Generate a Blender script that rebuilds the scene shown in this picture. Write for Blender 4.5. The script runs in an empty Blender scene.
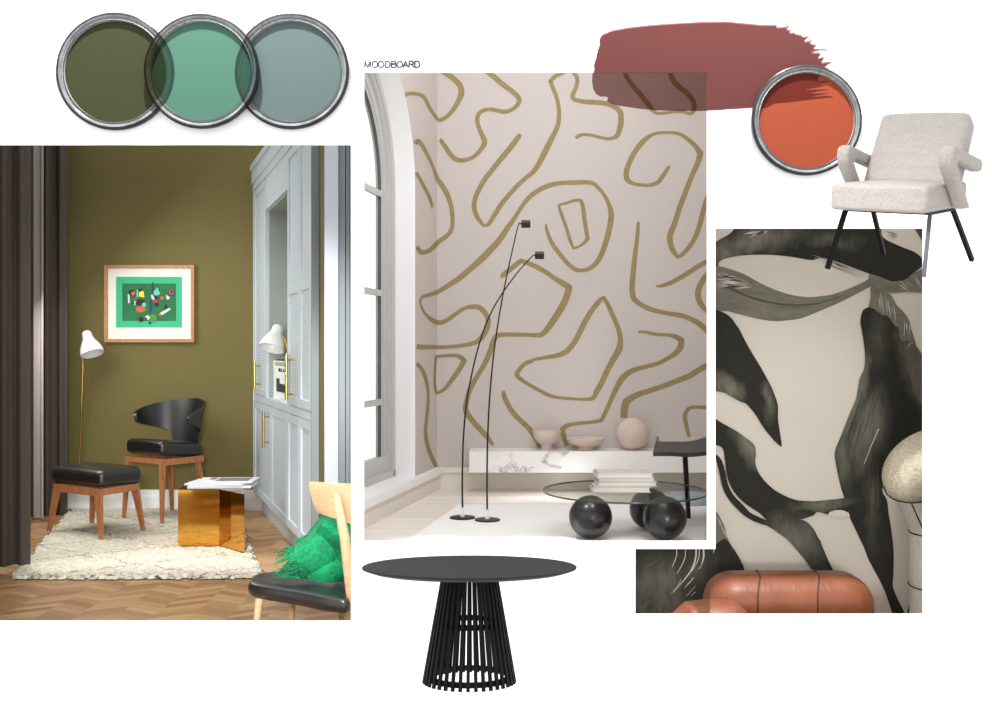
import bpy, bmesh, math, random
from mathutils import Vector, Matrix
from mathutils.geometry import tessellate_polygon
random.seed(7)
PI = math.pi
C = bpy.context.scene.collection
ZC = 1.76                                   # eye height
R_ = math.radians

# ---------------------------------------------------------------- coordinates
def at(x, y, d):                            # a pixel at a depth -> point
    return Vector(((x - 496) * d / 1000, d, ZC - (y - 351) * d / 1000))
def on_plane(x, y, p0, n):                  # a pixel's sight line met with a plane
    d = Vector(((x - 496) / 1000, 1, -(y - 351) / 1000)); o = Vector((0, 0, ZC))
    return o + d * ((Vector(p0) - o).dot(n) / d.dot(n))
def lin(c):
    return tuple((v / 255 / 12.92 if v / 255 <= 0.04045 else ((v / 255 + 0.055) / 1.055) ** 2.4) for v in c)

# ---------------------------------------------------------------- materials
class NT:
    def __init__(s, name):
        s.m = bpy.data.materials.new(name); s.m.use_nodes = True
        s.t = s.m.node_tree; s.t.nodes.clear()
        s.out = s.t.nodes.new('ShaderNodeOutputMaterial')
    def n(s, kind, **kw):
        nd = s.t.nodes.new(kind)
        for k, v in kw.items():
            if k.startswith('i_'): nd.inputs[k[2:].replace('_', ' ')].default_value = v
            else: setattr(nd, k, v)
        return nd
    def l(s, a, b): s.t.links.new(a, b)
    def val(s, x, sock):
        if isinstance(x, (int, float)): sock.default_value = x
        elif isinstance(x, tuple): sock.default_value = x
        else: s.l(x, sock)
    def math(s, op, a, b=0.0, c=None):
        nd = s.n('ShaderNodeMath', operation=op)
        s.val(a, nd.inputs[0]); s.val(b, nd.inputs[1])
        if c is not None: s.val(c, nd.inputs[2])
        return nd.outputs[0]
    def mix(s, f, a, b, mode='MIX'):
        nd = s.n('ShaderNodeMix', data_type='RGBA', blend_type=mode)
        s.val(f, nd.inputs[0]); s.val(a, nd.inputs[6]); s.val(b, nd.inputs[7])
        return nd.outputs[2]
    def coord(s, kind='Object', scale=(1, 1, 1), rot=(0, 0, 0)):
        tc = s.n('ShaderNodeTexCoord'); mp = s.n('ShaderNodeMapping')
        mp.inputs['Scale'].default_value = scale; mp.inputs['Rotation'].default_value = rot
        s.l(tc.outputs[kind], mp.inputs[0]); return mp.outputs[0]
    def noise(s, vec, scale=5, detail=3, rough=.5, dist=0.0):
        nd = s.n('ShaderNodeTexNoise'); nd.inputs['Scale'].default_value = scale
        nd.inputs['Detail'].default_value = detail; nd.inputs['Roughness'].default_value = rough
        nd.inputs['Distortion'].default_value = dist
        s.l(vec, nd.inputs['Vector']); return nd.outputs['Fac']
    def ramp(s, f, stops, interp='LINEAR'):
        nd = s.n('ShaderNodeValToRGB'); cr = nd.color_ramp; cr.interpolation = interp
        while len(cr.elements) < len(stops): cr.elements.new(.5)
        for e, (p, c) in zip(cr.elements, stops):
            e.position = p; e.color = (*c, 1) if len(c) == 3 else c
        s.val(f, nd.inputs[0]); return nd.outputs[0]
    def bsdf(s, col, rough=.6, metal=0.0, spec=.5, bump=None, bs=.3, bd=.01, **kw):
        b = s.n('ShaderNodeBsdfPrincipled')
        s.val((*col, 1) if isinstance(col, tuple) and len(col) == 3 else col, b.inputs['Base Color'])
        s.val(rough, b.inputs['Roughness']); s.val(metal, b.inputs['Metallic']); b.inputs['Specular IOR Level'].default_value = spec
        for k, v in kw.items(): b.inputs[k.replace('_', ' ')].default_value = v
        if bump is not None:
            bp = s.n('ShaderNodeBump'); bp.inputs['Strength'].default_value = bs; bp.inputs['Distance'].default_value = bd
            s.l(bump, bp.inputs['Height']); s.l(bp.outputs[0], b.inputs['Normal'])
        s.l(b.outputs[0], s.out.inputs[0]); return b

def plain(name, c, rough=.6, metal=0.0, spec=.5, var=.06, ns=6, stretch=(1, 1, 1), bs=0.0, **kw):
    k = NT(name); v = k.coord('Object', stretch)
    f = k.noise(v, ns, 4)
    a = lin(c); lo = tuple(x * (1 - var) for x in a); hi = tuple(min(1, x * (1 + var)) for x in a)
    col = k.ramp(f, [(.3, lo), (.7, hi)])
    k.bsdf(col, rough, metal, spec, bump=f if bs else None, bs=bs, **kw)
    return k.m
def wood(name, c, c2, stretch=(2, 2, 30), rough=.45, ns=4):
    k = NT(name); v = k.coord('Object', stretch); f = k.noise(v, ns, 5, .6, .6)
    k.bsdf(k.ramp(f, [(.3, lin(c)), (.7, lin(c2))]), rough, 0, .4, bump=f, bs=.08)
    return k.m

M = {}
M['board'] = plain('board_white', (252, 252, 252), .9, var=.0, spec=.1)
M['ink_text'] = plain('navy_ink', (52, 56, 74), .8, var=0)

def m_grass():
    k = NT('olive_grasscloth'); v = k.coord('Object', (3, 3, 160)); f = k.noise(v, 3, 4, .6)
    g = k.noise(k.coord('Object', (1.2, 1.2, 1.2)), 1.3, 2)
    a = k.ramp(f, [(.3, lin((95, 85, 47))), (.7, lin((118, 108, 65)))])
    k.bsdf(k.mix(g, a, (*lin((112, 102, 60)), 1)), .75, 0, .25, bump=f, bs=.15, bd=.004); return k.m
M['olive_wall'] = m_grass()
def m_herring():
    k = NT('chevron_oak'); tc = k.n('ShaderNodeTexCoord'); sp = k.n('ShaderNodeSeparateXYZ'); k.l(tc.outputs['Object'], sp.inputs[0])
    x, y = sp.outputs[0], sp.outputs[1]
    P = .24
    xm = k.math('PINGPONG', x, P)
    col_i = k.math('FLOOR', k.math('DIVIDE', x, P))
    t = k.math('ADD', y, k.math('MULTIPLY', xm, .55))
    row = k.math('DIVIDE', t, .085)
    ri = k.math('FLOOR', row); rf = k.math('FRACT', row)
    cb = k.n('ShaderNodeCombineXYZ'); k.l(ri, cb.inputs[0]); k.l(col_i, cb.inputs[1])
    wn = k.n('ShaderNodeTexWhiteNoise'); k.l(cb.outputs[0], wn.inputs[0])
    grain = k.noise(k.coord('Object', (3, 22, 3), (0, 0, .3)), 6, 5, .6, .5)
    base = k.ramp(wn.outputs[0], [(0, lin((150, 110, 72))), (.5, lin((180, 140, 98))), (1, lin((203, 166, 124)))])
    base = k.mix(k.math('MULTIPLY', grain, .5), base, (*lin((140, 100, 62)), 1))
    gap = k.math('LESS_THAN', rf, .045)
    base = k.mix(k.math('MULTIPLY', gap, .7), base, (*lin((96, 64, 38)), 1))
    k.bsdf(base, .38, 0, .5, bump=grain, bs=.04); return k.m
M['herring'] = m_herring()
def m_rug():
    k = NT('berber_wool'); tc = k.n('ShaderNodeTexCoord'); sp = k.n('ShaderNodeSeparateXYZ'); k.l(tc.outputs['Object'], sp.inputs[0])
    n1 = k.noise(k.coord('Object'), 30, 4); n2 = k.noise(k.coord('Object'), 5, 2)
    wob = k.math('MULTIPLY', k.math('SUBTRACT', n2, .5), .25)
    x = k.math('ADD', sp.outputs[0], wob); y = k.math('ADD', sp.outputs[1], wob)
    a = k.math('PINGPONG', k.math('ADD', k.math('MULTIPLY', x, 1.0), k.math('MULTIPLY', y, 1.5)), .55)
    b = k.math('PINGPONG', k.math('SUBTRACT', k.math('MULTIPLY', x, 1.0), k.math('MULTIPLY', y, 1.5)), .55)
    la = k.math('LESS_THAN', a, .022); lb = k.math('LESS_THAN', b, .022)
    ln = k.math('MULTIPLY', k.math('MAXIMUM', la, lb), k.math('GREATER_THAN', n1, .47))
    base = k.ramp(n1, [(.3, lin((184, 176, 158))), (.65, lin((224, 218, 202)))])
    k.bsdf(k.mix(k.math('MULTIPLY', ln, .65), base, (*lin((96, 88, 76)), 1)), .95, 0, .1, bump=n1, bs=.5, bd=.015); return k.m
M['rug'] = m_rug()
M['curtain'] = plain('taupe_curtain', (82, 74, 68), .9, spec=.1, ns=40, stretch=(1, 1, .1), bs=.1)
M['curtain_daylit'] = plain('daylit_curtain_tone', (184, 175, 171), .9, spec=.1, ns=40, stretch=(1, 1, .1))  # the taupe curtain's tone with daylight put into the colour
M['curtain_cream'] = plain('cream_lining', (196, 186, 160), .9, spec=.1)
M['white_paint'] = plain('white_paint', (236, 238, 238), .5, var=.02)
M['cab'] = plain('blue_grey_lacquer', (192, 203, 210), .4, var=.03)
def m_cane():
    k = NT('woven_door_panel'); v = k.coord('Object', (1, 1, 1))
    w = k.n('ShaderNodeTexWave', wave_type='BANDS', bands_direction='Z'); w.inputs['Scale'].default_value = 20; w.inputs['Distortion'].default_value = 1.5
    w.inputs['Detail'].default_value = 2; k.l(v, w.inputs[0])
    f = w.outputs['Fac']; col = k.ramp(f, [(.2, lin((166, 177, 186))), (.6, lin((200, 211, 218)))])
    k.bsdf(col, .5, 0, .4, bump=f, bs=.22, bd=.003); return k.m
M['cane'] = m_cane()
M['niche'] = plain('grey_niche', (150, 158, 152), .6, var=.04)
M['grey_jamb'] = plain('grey_jamb', (128, 136, 138), .5, var=.03)
M['brass'] = plain('brass', (214, 178, 96), .25, 1.0, var=.06)
M['leather'] = plain('black_leather', (18, 18, 19), .36, spec=.85, var=.2, ns=25, bs=.06)
M['walnut'] = wood('warm_walnut', (146, 92, 56), (190, 128, 84), (14, 14, 2))
M['oak'] = wood('pale_oak', (196, 156, 116), (224, 188, 148), (3, 3, 24))
M['frame_oak'] = wood('frame_oak', (160, 112, 72), (190, 140, 96), (6, 6, 6))
M['mat'] = plain('passepartout', (226, 228, 214), .8, var=.02)
M['lamp_white'] = plain('lamp_white', (232, 232, 230), .35, var=.02)
M['gold'] = plain('mirror_gold', (214, 158, 70), .06, 1.0, var=.05)
M['paper'] = plain('paper_white', (228, 230, 232), .6, var=.05)
M['paper_grey'] = plain('paper_grey', (120, 124, 130), .6, var=.25, ns=10)
def m_throw():
    k = NT('green_mohair'); f = k.noise(k.coord('Object', (1, 1, 1)), 60, 5, .7); g = k.noise(k.coord('Object'), 9, 3)
    c = k.ramp(k.math('MULTIPLY', k.math('ADD', f, g), .5), [(.35, lin((2, 82, 48))), (.62, lin((18, 148, 92)))])
    k.bsdf(c, .9, 0, .2, bump=f, bs=.5, bd=.01, Sheen_Weight=.1); return k.m
M['throw'] = m_throw()
M['wallpaper'] = plain('blush_wallpaper', (206, 198, 193), .85, var=.025, ns=1.2, spec=.15)
def m_gold():
    k = NT('ochre_brush'); v = k.coord('Object', (4, 4, 4)); f = k.noise(v, 6, 5, .7)
    k.bsdf(k.ramp(f, [(.35, lin((150, 132, 92))), (.7, lin((166, 149, 106)))]), .8, 0, .2); return k.m
M['ochre'] = m_gold()
M['white_trim'] = plain('white_trim', (252, 252, 252), .45, var=.015)
M['cream_trim'] = plain('cream_trim', (232, 226, 218), .5, var=.02)
M['grey_sash'] = plain('grey_sash', (198, 197, 195), .5, var=.02)
def m_palefloor():
    k = NT('whitewashed_boards'); tc = k.n('ShaderNodeTexCoord'); sp = k.n('ShaderNodeSeparateXYZ'); k.l(tc.outputs['Object'], sp.inputs[0])
    r = k.math('DIVIDE', sp.outputs[1], .2); fr = k.math('FRACT', r)
    wn = k.n('ShaderNodeTexWhiteNoise', noise_dimensions='1D'); k.l(k.math('FLOOR', r), wn.inputs['W'])
    g = k.noise(k.coord('Object', (2, 18, 2)), 4, 5, .6, .4)
    c = k.ramp(wn.outputs[0], [(0, lin((240, 231, 221))), (1, lin((250, 245, 238)))])
    c = k.mix(k.math('MULTIPLY', g, .35), c, (*lin((222, 208, 194)), 1))
    c = k.mix(k.math('MULTIPLY', k.math('LESS_THAN', fr, .04), .5), c, (*lin((176, 158, 140)), 1))
    k.bsdf(c, .5, 0, .4, bump=g, bs=.03); return k.m
M['pale_floor'] = m_palefloor()
M['white_rug'] = plain('white_carpet', (253, 252, 250), .9, var=.015, ns=40, spec=.1)
def m_marble():
    k = NT('white_marble'); v = k.coord('Object', (1, 1, 1), (0, .5, .3)); d = k.noise(v, 1.7, 5, .6, .8)
    vein = k.math('ABSOLUTE', k.math('SUBTRACT', d, .5)); n = k.noise(v, 1.1, 3)
    c = k.ramp(vein, [(0, lin((172, 168, 164))), (.008, lin((222, 219, 216))), (.03, lin((244, 243, 241)))])
    c = k.mix(k.math('GREATER_THAN', n, .56), (*lin((247, 246, 244)), 1), c)
    k.bsdf(c, .3, 0, .5); return k.m
M['marble'] = m_marble()
M['clay'] = plain('blush_clay', (214, 196, 184), .8, var=.05, ns=12, spec=.2)
M['black_metal'] = plain('black_metal', (22, 22, 23), .4, .3, var=.1)
M['black_gloss'] = plain('black_stone', (20, 20, 20), .28, spec=.6, var=.15)
M['charcoal_wood'] = wood('charcoal_wood', (40, 40, 39), (58, 58, 56), (3, 30, 30), .5)
M['book_cover'] = plain('stone_book', (205, 198, 190), .7, var=.05, ns=14, stretch=(1, 1, 6))
M['book_page'] = plain('book_page', (228, 222, 214), .8, var=.08, ns=30, stretch=(.3, .3, 12))
M['pale_blue'] = plain('pale_blue_fabric', (186, 202, 206), .8, var=.04)
def m_glass(name, c, a=.1):
    k = NT(name); tr = k.n('ShaderNodeBsdfTransparent'); tr.inputs[0].default_value = (*c, 1)
    gl = k.n('ShaderNodeBsdfGlossy'); gl.inputs['Roughness'].default_value = .02
    mx = k.n('ShaderNodeMixShader'); mx.inputs[0].default_value = a
    k.l(tr.outputs[0], mx.inputs[1]); k.l(gl.outputs[0], mx.inputs[2]); k.l(mx.outputs[0], k.out.inputs[0]); return k.m
M['glass'] = m_glass('clear_glass', (.93, .95, .95), .08)
M['glass_top'] = m_glass('smoked_glass', (.84, .85, .84), .1)
M['boucle'] = None
def m_boucle():
    k = NT('oatmeal_boucle'); v = k.coord('Object', (1, 1, 1)); f = k.noise(v, 130, 3, .7); g = k.noise(k.coord('Object', (1, 1, 5)), 12, 3)
    s = k.math('ADD', k.math('MULTIPLY', f, .75), k.math('MULTIPLY', g, .25))
    k.bsdf(k.ramp(s, [(.36, lin((160, 154, 148))), (.6, lin((177, 171, 165)))]), .95, 0, .1, bump=f, bs=.6, bd=.004); return k.m
M['boucle'] = m_boucle()
M['powder_black'] = plain('powder_black', (6, 6, 7), .5, spec=.08, var=.1)
M['lit_black'] = plain('lit_leg_tone', (88, 90, 96), .4, .3, var=.1)  # black leg as lit, the light put into the colour
M['black_wood'] = wood('black_stained_wood', (16, 17, 17), (30, 31, 31), (3, 26, 26), .7)
M['black_slat'] = plain('black_slat', (20, 21, 21), .6, var=.15, spec=.12)
def m_tan():
    k = NT('tan_leather'); f = k.noise(k.coord('Object'), 7, 4, .6); g = k.noise(k.coord('Object', (14, 3, 2)), 1.4, 3, .6, 1.2)
    c = k.ramp(f, [(.3, lin((120, 68, 45))), (.7, lin((138, 81, 56)))])
    k.bsdf(c, .42, 0, .4, bump=g, bs=.22, bd=.015); return k.m
M['tan'] = m_tan()
M['tan_seam'] = plain('dark_seam', (74, 40, 28), .6)
def m_wash(name, a, b, st=(1, 1, 1), rot=0.0, ns=2.5):
    k = NT(name); f = k.noise(k.coord('Object', st, (0, rot, 0)), ns, 6, .62, .5)
    g = k.noise(k.coord('Object', tuple(q * 6 for q in st), (0, rot, 0)), ns, 3)
    s = k.math('ADD', k.math('MULTIPLY', f, .7), k.math('MULTIPLY', g, .3))
    k.bsdf(k.ramp(s, [(.34, lin(a)), (.66, lin(b))]), .85, 0, .15); return k.m
M['mural'] = plain('mural_ground', (212, 205, 192), .85, var=.02, ns=1, spec=.15)
def m_ink():
    k = NT('ink_wash'); tc = k.n('ShaderNodeTexCoord'); base = k.noise(k.coord('Object', (5, 1, 1.2), (0, .35, 0)), 4, 6, .62, .6)
    fine = k.noise(k.coord('Object', (26, 1, 3), (0, .35, 0)), 3, 4, .6, .4)
    tot = None; wz = k.n('ShaderNodeTexNoise'); wz.inputs['Scale'].default_value = 9; wz.inputs['Detail'].default_value = 4; k.l(tc.outputs['Object'], wz.inputs['Vector'])
    ws = k.n('ShaderNodeVectorMath', operation='MULTIPLY_ADD'); k.l(wz.outputs['Color'], ws.inputs[0]); ws.inputs[1].default_value = (.10, 0, .16); k.l(tc.outputs['Object'], ws.inputs[2])
    for x, y, rx, ry, a, st in ((853, 400, 15, 62, 14, .9), (866, 432, 26, 52, 10, .75), (842, 455, 13, 45, -4, .6), (878, 338, 13, 34, 0, .35), (872, 500, 9, 60, 0, .35), (750, 446, 15, 30, -28, .8), (742, 432, 18, 14, 0, .5),
                            (795, 537, 38, 24, 35, .75), (812, 562, 13, 34, -20, .35), (822, 504, 42, 9, -5, .7), (728, 386, 24, 13, 30, .8), (768, 400, 8, 24, -8, .7), (754, 240, 60, 16, -8, .85), (830, 240, 40, 11, 6, .5), (726, 255, 26, 18, 0, .8),
                            (662, 592, 44, 46, 20, .65), (694, 572, 26, 34, 30, .45), (912, 372, 14, 60, -18, .6), (905, 545, 20, 40, 0, .12)):
        mp = k.n('ShaderNodeMapping', vector_type='TEXTURE'); p = at(x, y, 6.0) + Vector((.05, 0, .08))
        mp.inputs['Location'].default_value = p; mp.inputs['Rotation'].default_value = (0, R_(a), 0); mp.inputs['Scale'].default_value = (rx * .006, 1, ry * .006)
        k.l(ws.outputs[0], mp.inputs[0]); g = k.n('ShaderNodeTexGradient', gradient_type='SPHERICAL'); k.l(mp.outputs[0], g.inputs[0])
        v = k.math('MULTIPLY', k.math('POWER', g.outputs['Fac'], .7), st)
        tot = v if tot is None else k.math('MAXIMUM', tot, v)
    f = k.math('MULTIPLY', tot, k.math('ADD', .35, k.math('MULTIPLY', base, 1.5)))
    f = k.math('ADD', f, k.math('MULTIPLY', k.math('SUBTRACT', fine, .5), .28))
    k.bsdf(k.ramp(f, [(0, lin((46, 46, 41))), (.3, lin((66, 66, 58))), (.7, lin((106, 103, 92))), (1, lin((128, 125, 113)))]), .85, 0, .15); return k.m
M['ink'] = m_ink()
M['ink2'] = m_wash('ink_charcoal', (66, 66, 59), (92, 90, 81), (5, 1, .7), .4, 3)
M['ink3'] = m_wash('ink_grey', (104, 101, 90), (132, 127, 115), (1, 1, 4), .3, 3)
M['ink4'] = m_wash('ink_mid', (82, 81, 72), (108, 105, 95), (4, 1, .7), .2, 3)
def m_weave(name, a, b):
    k = NT(name); f = k.noise(k.coord('Object', (8, 8, 60)), 4, 3, .6); g = k.noise(k.coord('Object', (60, 60, 8)), 4, 3)
    k.bsdf(k.ramp(k.math('MULTIPLY', k.math('ADD', f, g), .5), [(.38, lin(a)), (.6, lin(b))]), .9, 0, .1, bump=f, bs=.4, bd=.004); return k.m
M['weave'] = m_weave('woven_linen', (146, 137, 116), (190, 181, 160))
M['weave_pale'] = m_weave('woven_pale', (190, 184, 172), (220, 214, 204))

# ---------------------------------------------------------------- mesh builder
class MB:
    def __init__(s): s.v = []; s.f = []; s.mi = []
    def add(s, vs, fs, m=0, mat=None):
        b = len(s.v)
        s.v += [tuple(mat @ Vector(p)) if mat is not None else tuple(p) for p in vs]
        s.f += [tuple(b + i for i in f) for f in fs]; s.mi += [m] * len(fs); return s
    def box(s, lo, hi, m=0, mat=None):
        x0, y0, z0 = lo; x1, y1, z1 = hi
        vs = [(x0, y0, z0), (x1, y0, z0), (x1, y1, z0), (x0, y1, z0), (x0, y0, z1), (x1, y0, z1), (x1, y1, z1), (x0, y1, z1)]
        return s.add(vs, [(0, 3, 2, 1), (4, 5, 6, 7), (0, 1, 5, 4), (1, 2, 6, 5), (2, 3, 7, 6), (3, 0, 4, 7)], m, mat)
    def rbox(s, lo, hi, r=.01, seg=3, m=0, mat=None, warp=None):
        bm = bmesh.new(); bmesh.ops.create_cube(bm, size=1)
        for v in bm.verts: v.co = Vector([(lo[i] + hi[i]) / 2 + v.co[i] * (hi[i] - lo[i]) for i in range(3)])
        bmesh.ops.bevel(bm, geom=bm.edges[:], offset=r, segments=seg, profile=.5, affect='EDGES')
        if warp:
            for ax in range(3):
                n_ = 8
                for q in range(1, n_):
                    co_ = Vector((0, 0, 0)); co_[ax] = lo[ax] + (hi[ax] - lo[ax]) * q / n_; no = Vector((0, 0, 0)); no[ax] = 1
                    bmesh.ops.bisect_plane(bm, geom=bm.verts[:] + bm.edges[:] + bm.faces[:], plane_co=co_, plane_no=no)
            for v in bm.verts: v.co = Vector(warp(v.co))
        bm.verts.index_update()
        s.add([v.co[:] for v in bm.verts], [[v.index for v in f.verts] for f in bm.faces], m, mat); bm.free(); return s
    def hexa(s, p, m=0):                     # eight corners: four below, four above
        return s.add(p, [(0, 3, 2, 1), (4, 5, 6, 7), (0, 1, 5, 4), (1, 2, 6, 5), (2, 3, 7, 6), (3, 0, 4, 7)], m)
    def beam(s, a, b, w, h, w2=None, h2=None, up=(0, 0, 1), m=0, mat=None):
        a, b = Vector(a), Vector(b); d = (b - a).normalized(); u = Vector(up)
        if abs(d.dot(u)) > .98: u = Vector((0, 1, 0))
        x = d.cross(u).normalized(); y = x.cross(d).normalized()
        w2 = w if w2 is None else w2; h2 = h if h2 is None else h2
        vs = [a + x * (sx * w / 2) + y * (sy * h / 2) for sx, sy in ((-1, -1), (1, -1), (1, 1), (-1, 1))] + \
             [b + x * (sx * w2 / 2) + y * (sy * h2 / 2) for sx, sy in ((-1, -1), (1, -1), (1, 1), (-1, 1))]
        return s.add(vs, [(0, 3, 2, 1), (4, 5, 6, 7), (0, 1, 5, 4), (1, 2, 6, 5), (2, 3, 7, 6), (3, 0, 4, 7)], m, mat)
    def tube(s, pts, r, n=10, m=0, cap=True, mat=None):
        pts = [Vector(p) for p in pts]; k = len(pts); rs = r if isinstance(r, (list, tuple)) else [r] * k
        vs = []; fs = []; px = None
        for i, p in enumerate(pts):
            d = (pts[min(i + 1, k - 1)] - pts[max(i - 1, 0)]).normalized()
            if px is None: px = d.orthogonal().normalized()
            px = (px - d * px.dot(d)).normalized(); py = d.cross(px)
            vs += [p + (px * math.cos(2 * PI * j / n) + py * math.sin(2 * PI * j / n)) * rs[i] for j in range(n)]
        for i in range(k - 1):
            for j in range(n): fs.append((i * n + j, i * n + (j + 1) % n, (i + 1) * n + (j + 1) % n, (i + 1) * n + j))
        if cap: fs += [tuple(range(n))[::-1], tuple((k - 1) * n + j for j in range(n))]
        return s.add(vs, fs, m, mat)
    def lathe(s, prof, n=48, m=0, mat=None, close=False, cap=True):   # profile of (r, z)
        k = len(prof); vs = []; fs = []
        for r, z in prof: vs += [(r * math.cos(2 * PI * j / n), r * math.sin(2 * PI * j / n), z) for j in range(n)]
        for i in range(k - 1 if not close else k):
            a = i; b = (i + 1) % k
            for j in range(n): fs.append((a * n + j, a * n + (j + 1) % n, b * n + (j + 1) % n, b * n + j))
        if not close and cap:
            if prof[0][0] > 1e-6: fs.append(tuple(range(n))[::-1])
            if prof[-1][0] > 1e-6: fs.append(tuple((k - 1) * n + j for j in range(n)))
        return s.add(vs, fs, m, mat)
    def prism(s, poly, z0, z1, m=0, mat=None):
        n = len(poly); vs = [(x, y, z0) for x, y in poly] + [(x, y, z1) for x, y in poly]
        tri = tessellate_polygon([[Vector((x, y, 0)) for x, y in poly]])
        fs = [tuple(t) for t in tri] + [tuple(n + i for i in t) for t in tri] + [(i, (i + 1) % n, n + (i + 1) % n, n + i) for i in range(n)]
        return s.add(vs, fs, m, mat)
    def sphere(s, c, r, nu=32, nv=20, m=0, mat=None, sc=(1, 1, 1)):
        T = Matrix.Translation(c) @ Matrix.Diagonal((*sc, 1))
        if mat is not None: T = mat @ T
        return s.lathe([(max(1e-7, r * math.sin(PI * i / nv)), -r * math.cos(PI * i / nv)) for i in range(nv + 1)], nu, m, T)
    def shell(s, fn, nu, nv, th, m=0, mat=None):            # thick sheet from fn(u,v)
        g = [[Vector(fn(i / nu, j / nv)) for j in range(nv + 1)] for i in range(nu + 1)]
        def nrm(i, j):
            a = g[min(i + 1, nu)][j] - g[max(i - 1, 0)][j]; b = g[i][min(j + 1, nv)] - g[i][max(j - 1, 0)]
            c = a.cross(b); return c.normalized() if c.length > 1e-9 else Vector((0, 0, 1))
        W = nv + 1
        def t_(i, j): return th(i / nu, j / nv) if callable(th) else th
        vs = [g[i][j] for i in range(nu + 1) for j in range(W)] + [g[i][j] + nrm(i, j) * t_(i, j) for i in range(nu + 1) for j in range(W)]
        o = (nu + 1) * W; fs = []
        for i in range(nu):
            for j in range(nv):
                a, b, c, d = i * W + j, (i + 1) * W + j, (i + 1) * W + j + 1, i * W + j + 1
                fs += [(a, d, c, b), (o + a, o + b, o + c, o + d)]
        for i in range(nu):
            fs += [(i * W, (i + 1) * W, o + (i + 1) * W, o + i * W), (i * W + nv, o + i * W + nv, o + (i + 1) * W + nv, (i + 1) * W + nv)]
        for j in range(nv):
            fs += [(j, o + j, o + j + 1, j + 1), (nu * W + j, nu * W + j + 1, o + nu * W + j + 1, o + nu * W + j)]
        return s.add(vs, fs, m, mat)
    def build(s, name, mats, parent=None, smooth=False, world=True, recalc=True):
        me = bpy.data.meshes.new(name); me.from_pydata(s.v, [], s.f)
        for m in (mats if isinstance(mats, (list, tuple)) else [mats]): me.materials.append(m)
        for p, i in zip(me.polygons, s.mi): p.material_index = i
        if recalc:
            bm = bmesh.new(); bm.from_mesh(me); bmesh.ops.recalc_face_normals(bm, faces=bm.faces); bm.to_mesh(me); bm.free()
        if smooth:
            me.polygons.foreach_set('use_smooth', [True] * len(me.polygons))
            ang = smooth if isinstance(smooth, (int, float)) and smooth is not True else 40
            me.set_sharp_from_angle(angle=R_(ang))
        o = bpy.data.objects.new(name, me); C.objects.link(o)
        if parent is not None:
            o.parent = parent
            if world:
                q = parent; mw = Matrix.Identity(4); chain = []
                while q is not None: chain.append(q); q = q.parent
                for q in reversed(chain): mw = mw @ q.matrix_parent_inverse @ q.matrix_basis
                o.matrix_parent_inverse = mw.inverted()
        return o
def thing(name, label, cat, loc=(0, 0, 0), group=None, mat=None):
    o = bpy.data.objects.new(name, None); C.objects.link(o); o.empty_display_size = .1
    if mat is not None: o.matrix_basis = mat
    else: o.location = loc
    o['label'] = label; o['category'] = cat
    if group: o['group'] = group
    return o
def tag(o, label, cat, group=None):
    o['label'] = label; o['category'] = cat
    if group: o['group'] = group
    return o
def struct(o): o['kind'] = 'structure'; return o

def crom(pts, closed=False, k=6):           # smooth curve through points (extra columns ride along); a point tagged 'c' stays a corner
    n = len(pts); out = []
    P = [tuple(q for q in p if not isinstance(q, str)) for p in pts]; cor = [any(isinstance(q, str) for q in p) for p in pts]
    rng = range(n if closed else n - 1)
    for i in rng:
        p1, p2 = P[i], P[(i + 1) % n]
        p0 = P[i - 1] if (closed or i > 0) and not cor[i] else p1
        p3 = P[(i + 2) % n] if (closed or i + 2 < n) and not cor[(i + 1) % n] else p2
        for j in range(k):
            t = j / k
            out.append(tuple(.5 * (2 * b + (c - a) * t + (2 * a - 5 * b + 4 * c - d) * t * t + (3 * b - a - 3 * c + d) * t ** 3) for a, b, c, d in zip(p0, p1, p2, p3)))
    if not closed: out.append(P[-1])
    return out
def ribbon(pts, k=6, cap=True):              # [(x,y,w)] -> list of pixel quads
    c = crom(pts, False, k); L = []; Rr = []
    for i, (x, y, w) in enumerate(c):
        a = c[max(i - 1, 0)]; b = c[min(i + 1, len(c) - 1)]; dx, dy = b[0] - a[0], b[1] - a[1]; q = math.hypot(dx, dy) or 1
        nx, ny = -dy / q, dx / q
        L.append((x + nx * w / 2, y + ny * w / 2)); Rr.append((x - nx * w / 2, y - ny * w / 2))
    quads = [(L[i], L[i + 1], Rr[i + 1], Rr[i]) for i in range(len(c) - 1)]
    return quads
def disc(x, y, r, n=10): return [(x + r * math.cos(2 * PI * j / n), y + r * math.sin(2 * PI * j / n)) for j in range(n)]

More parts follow.
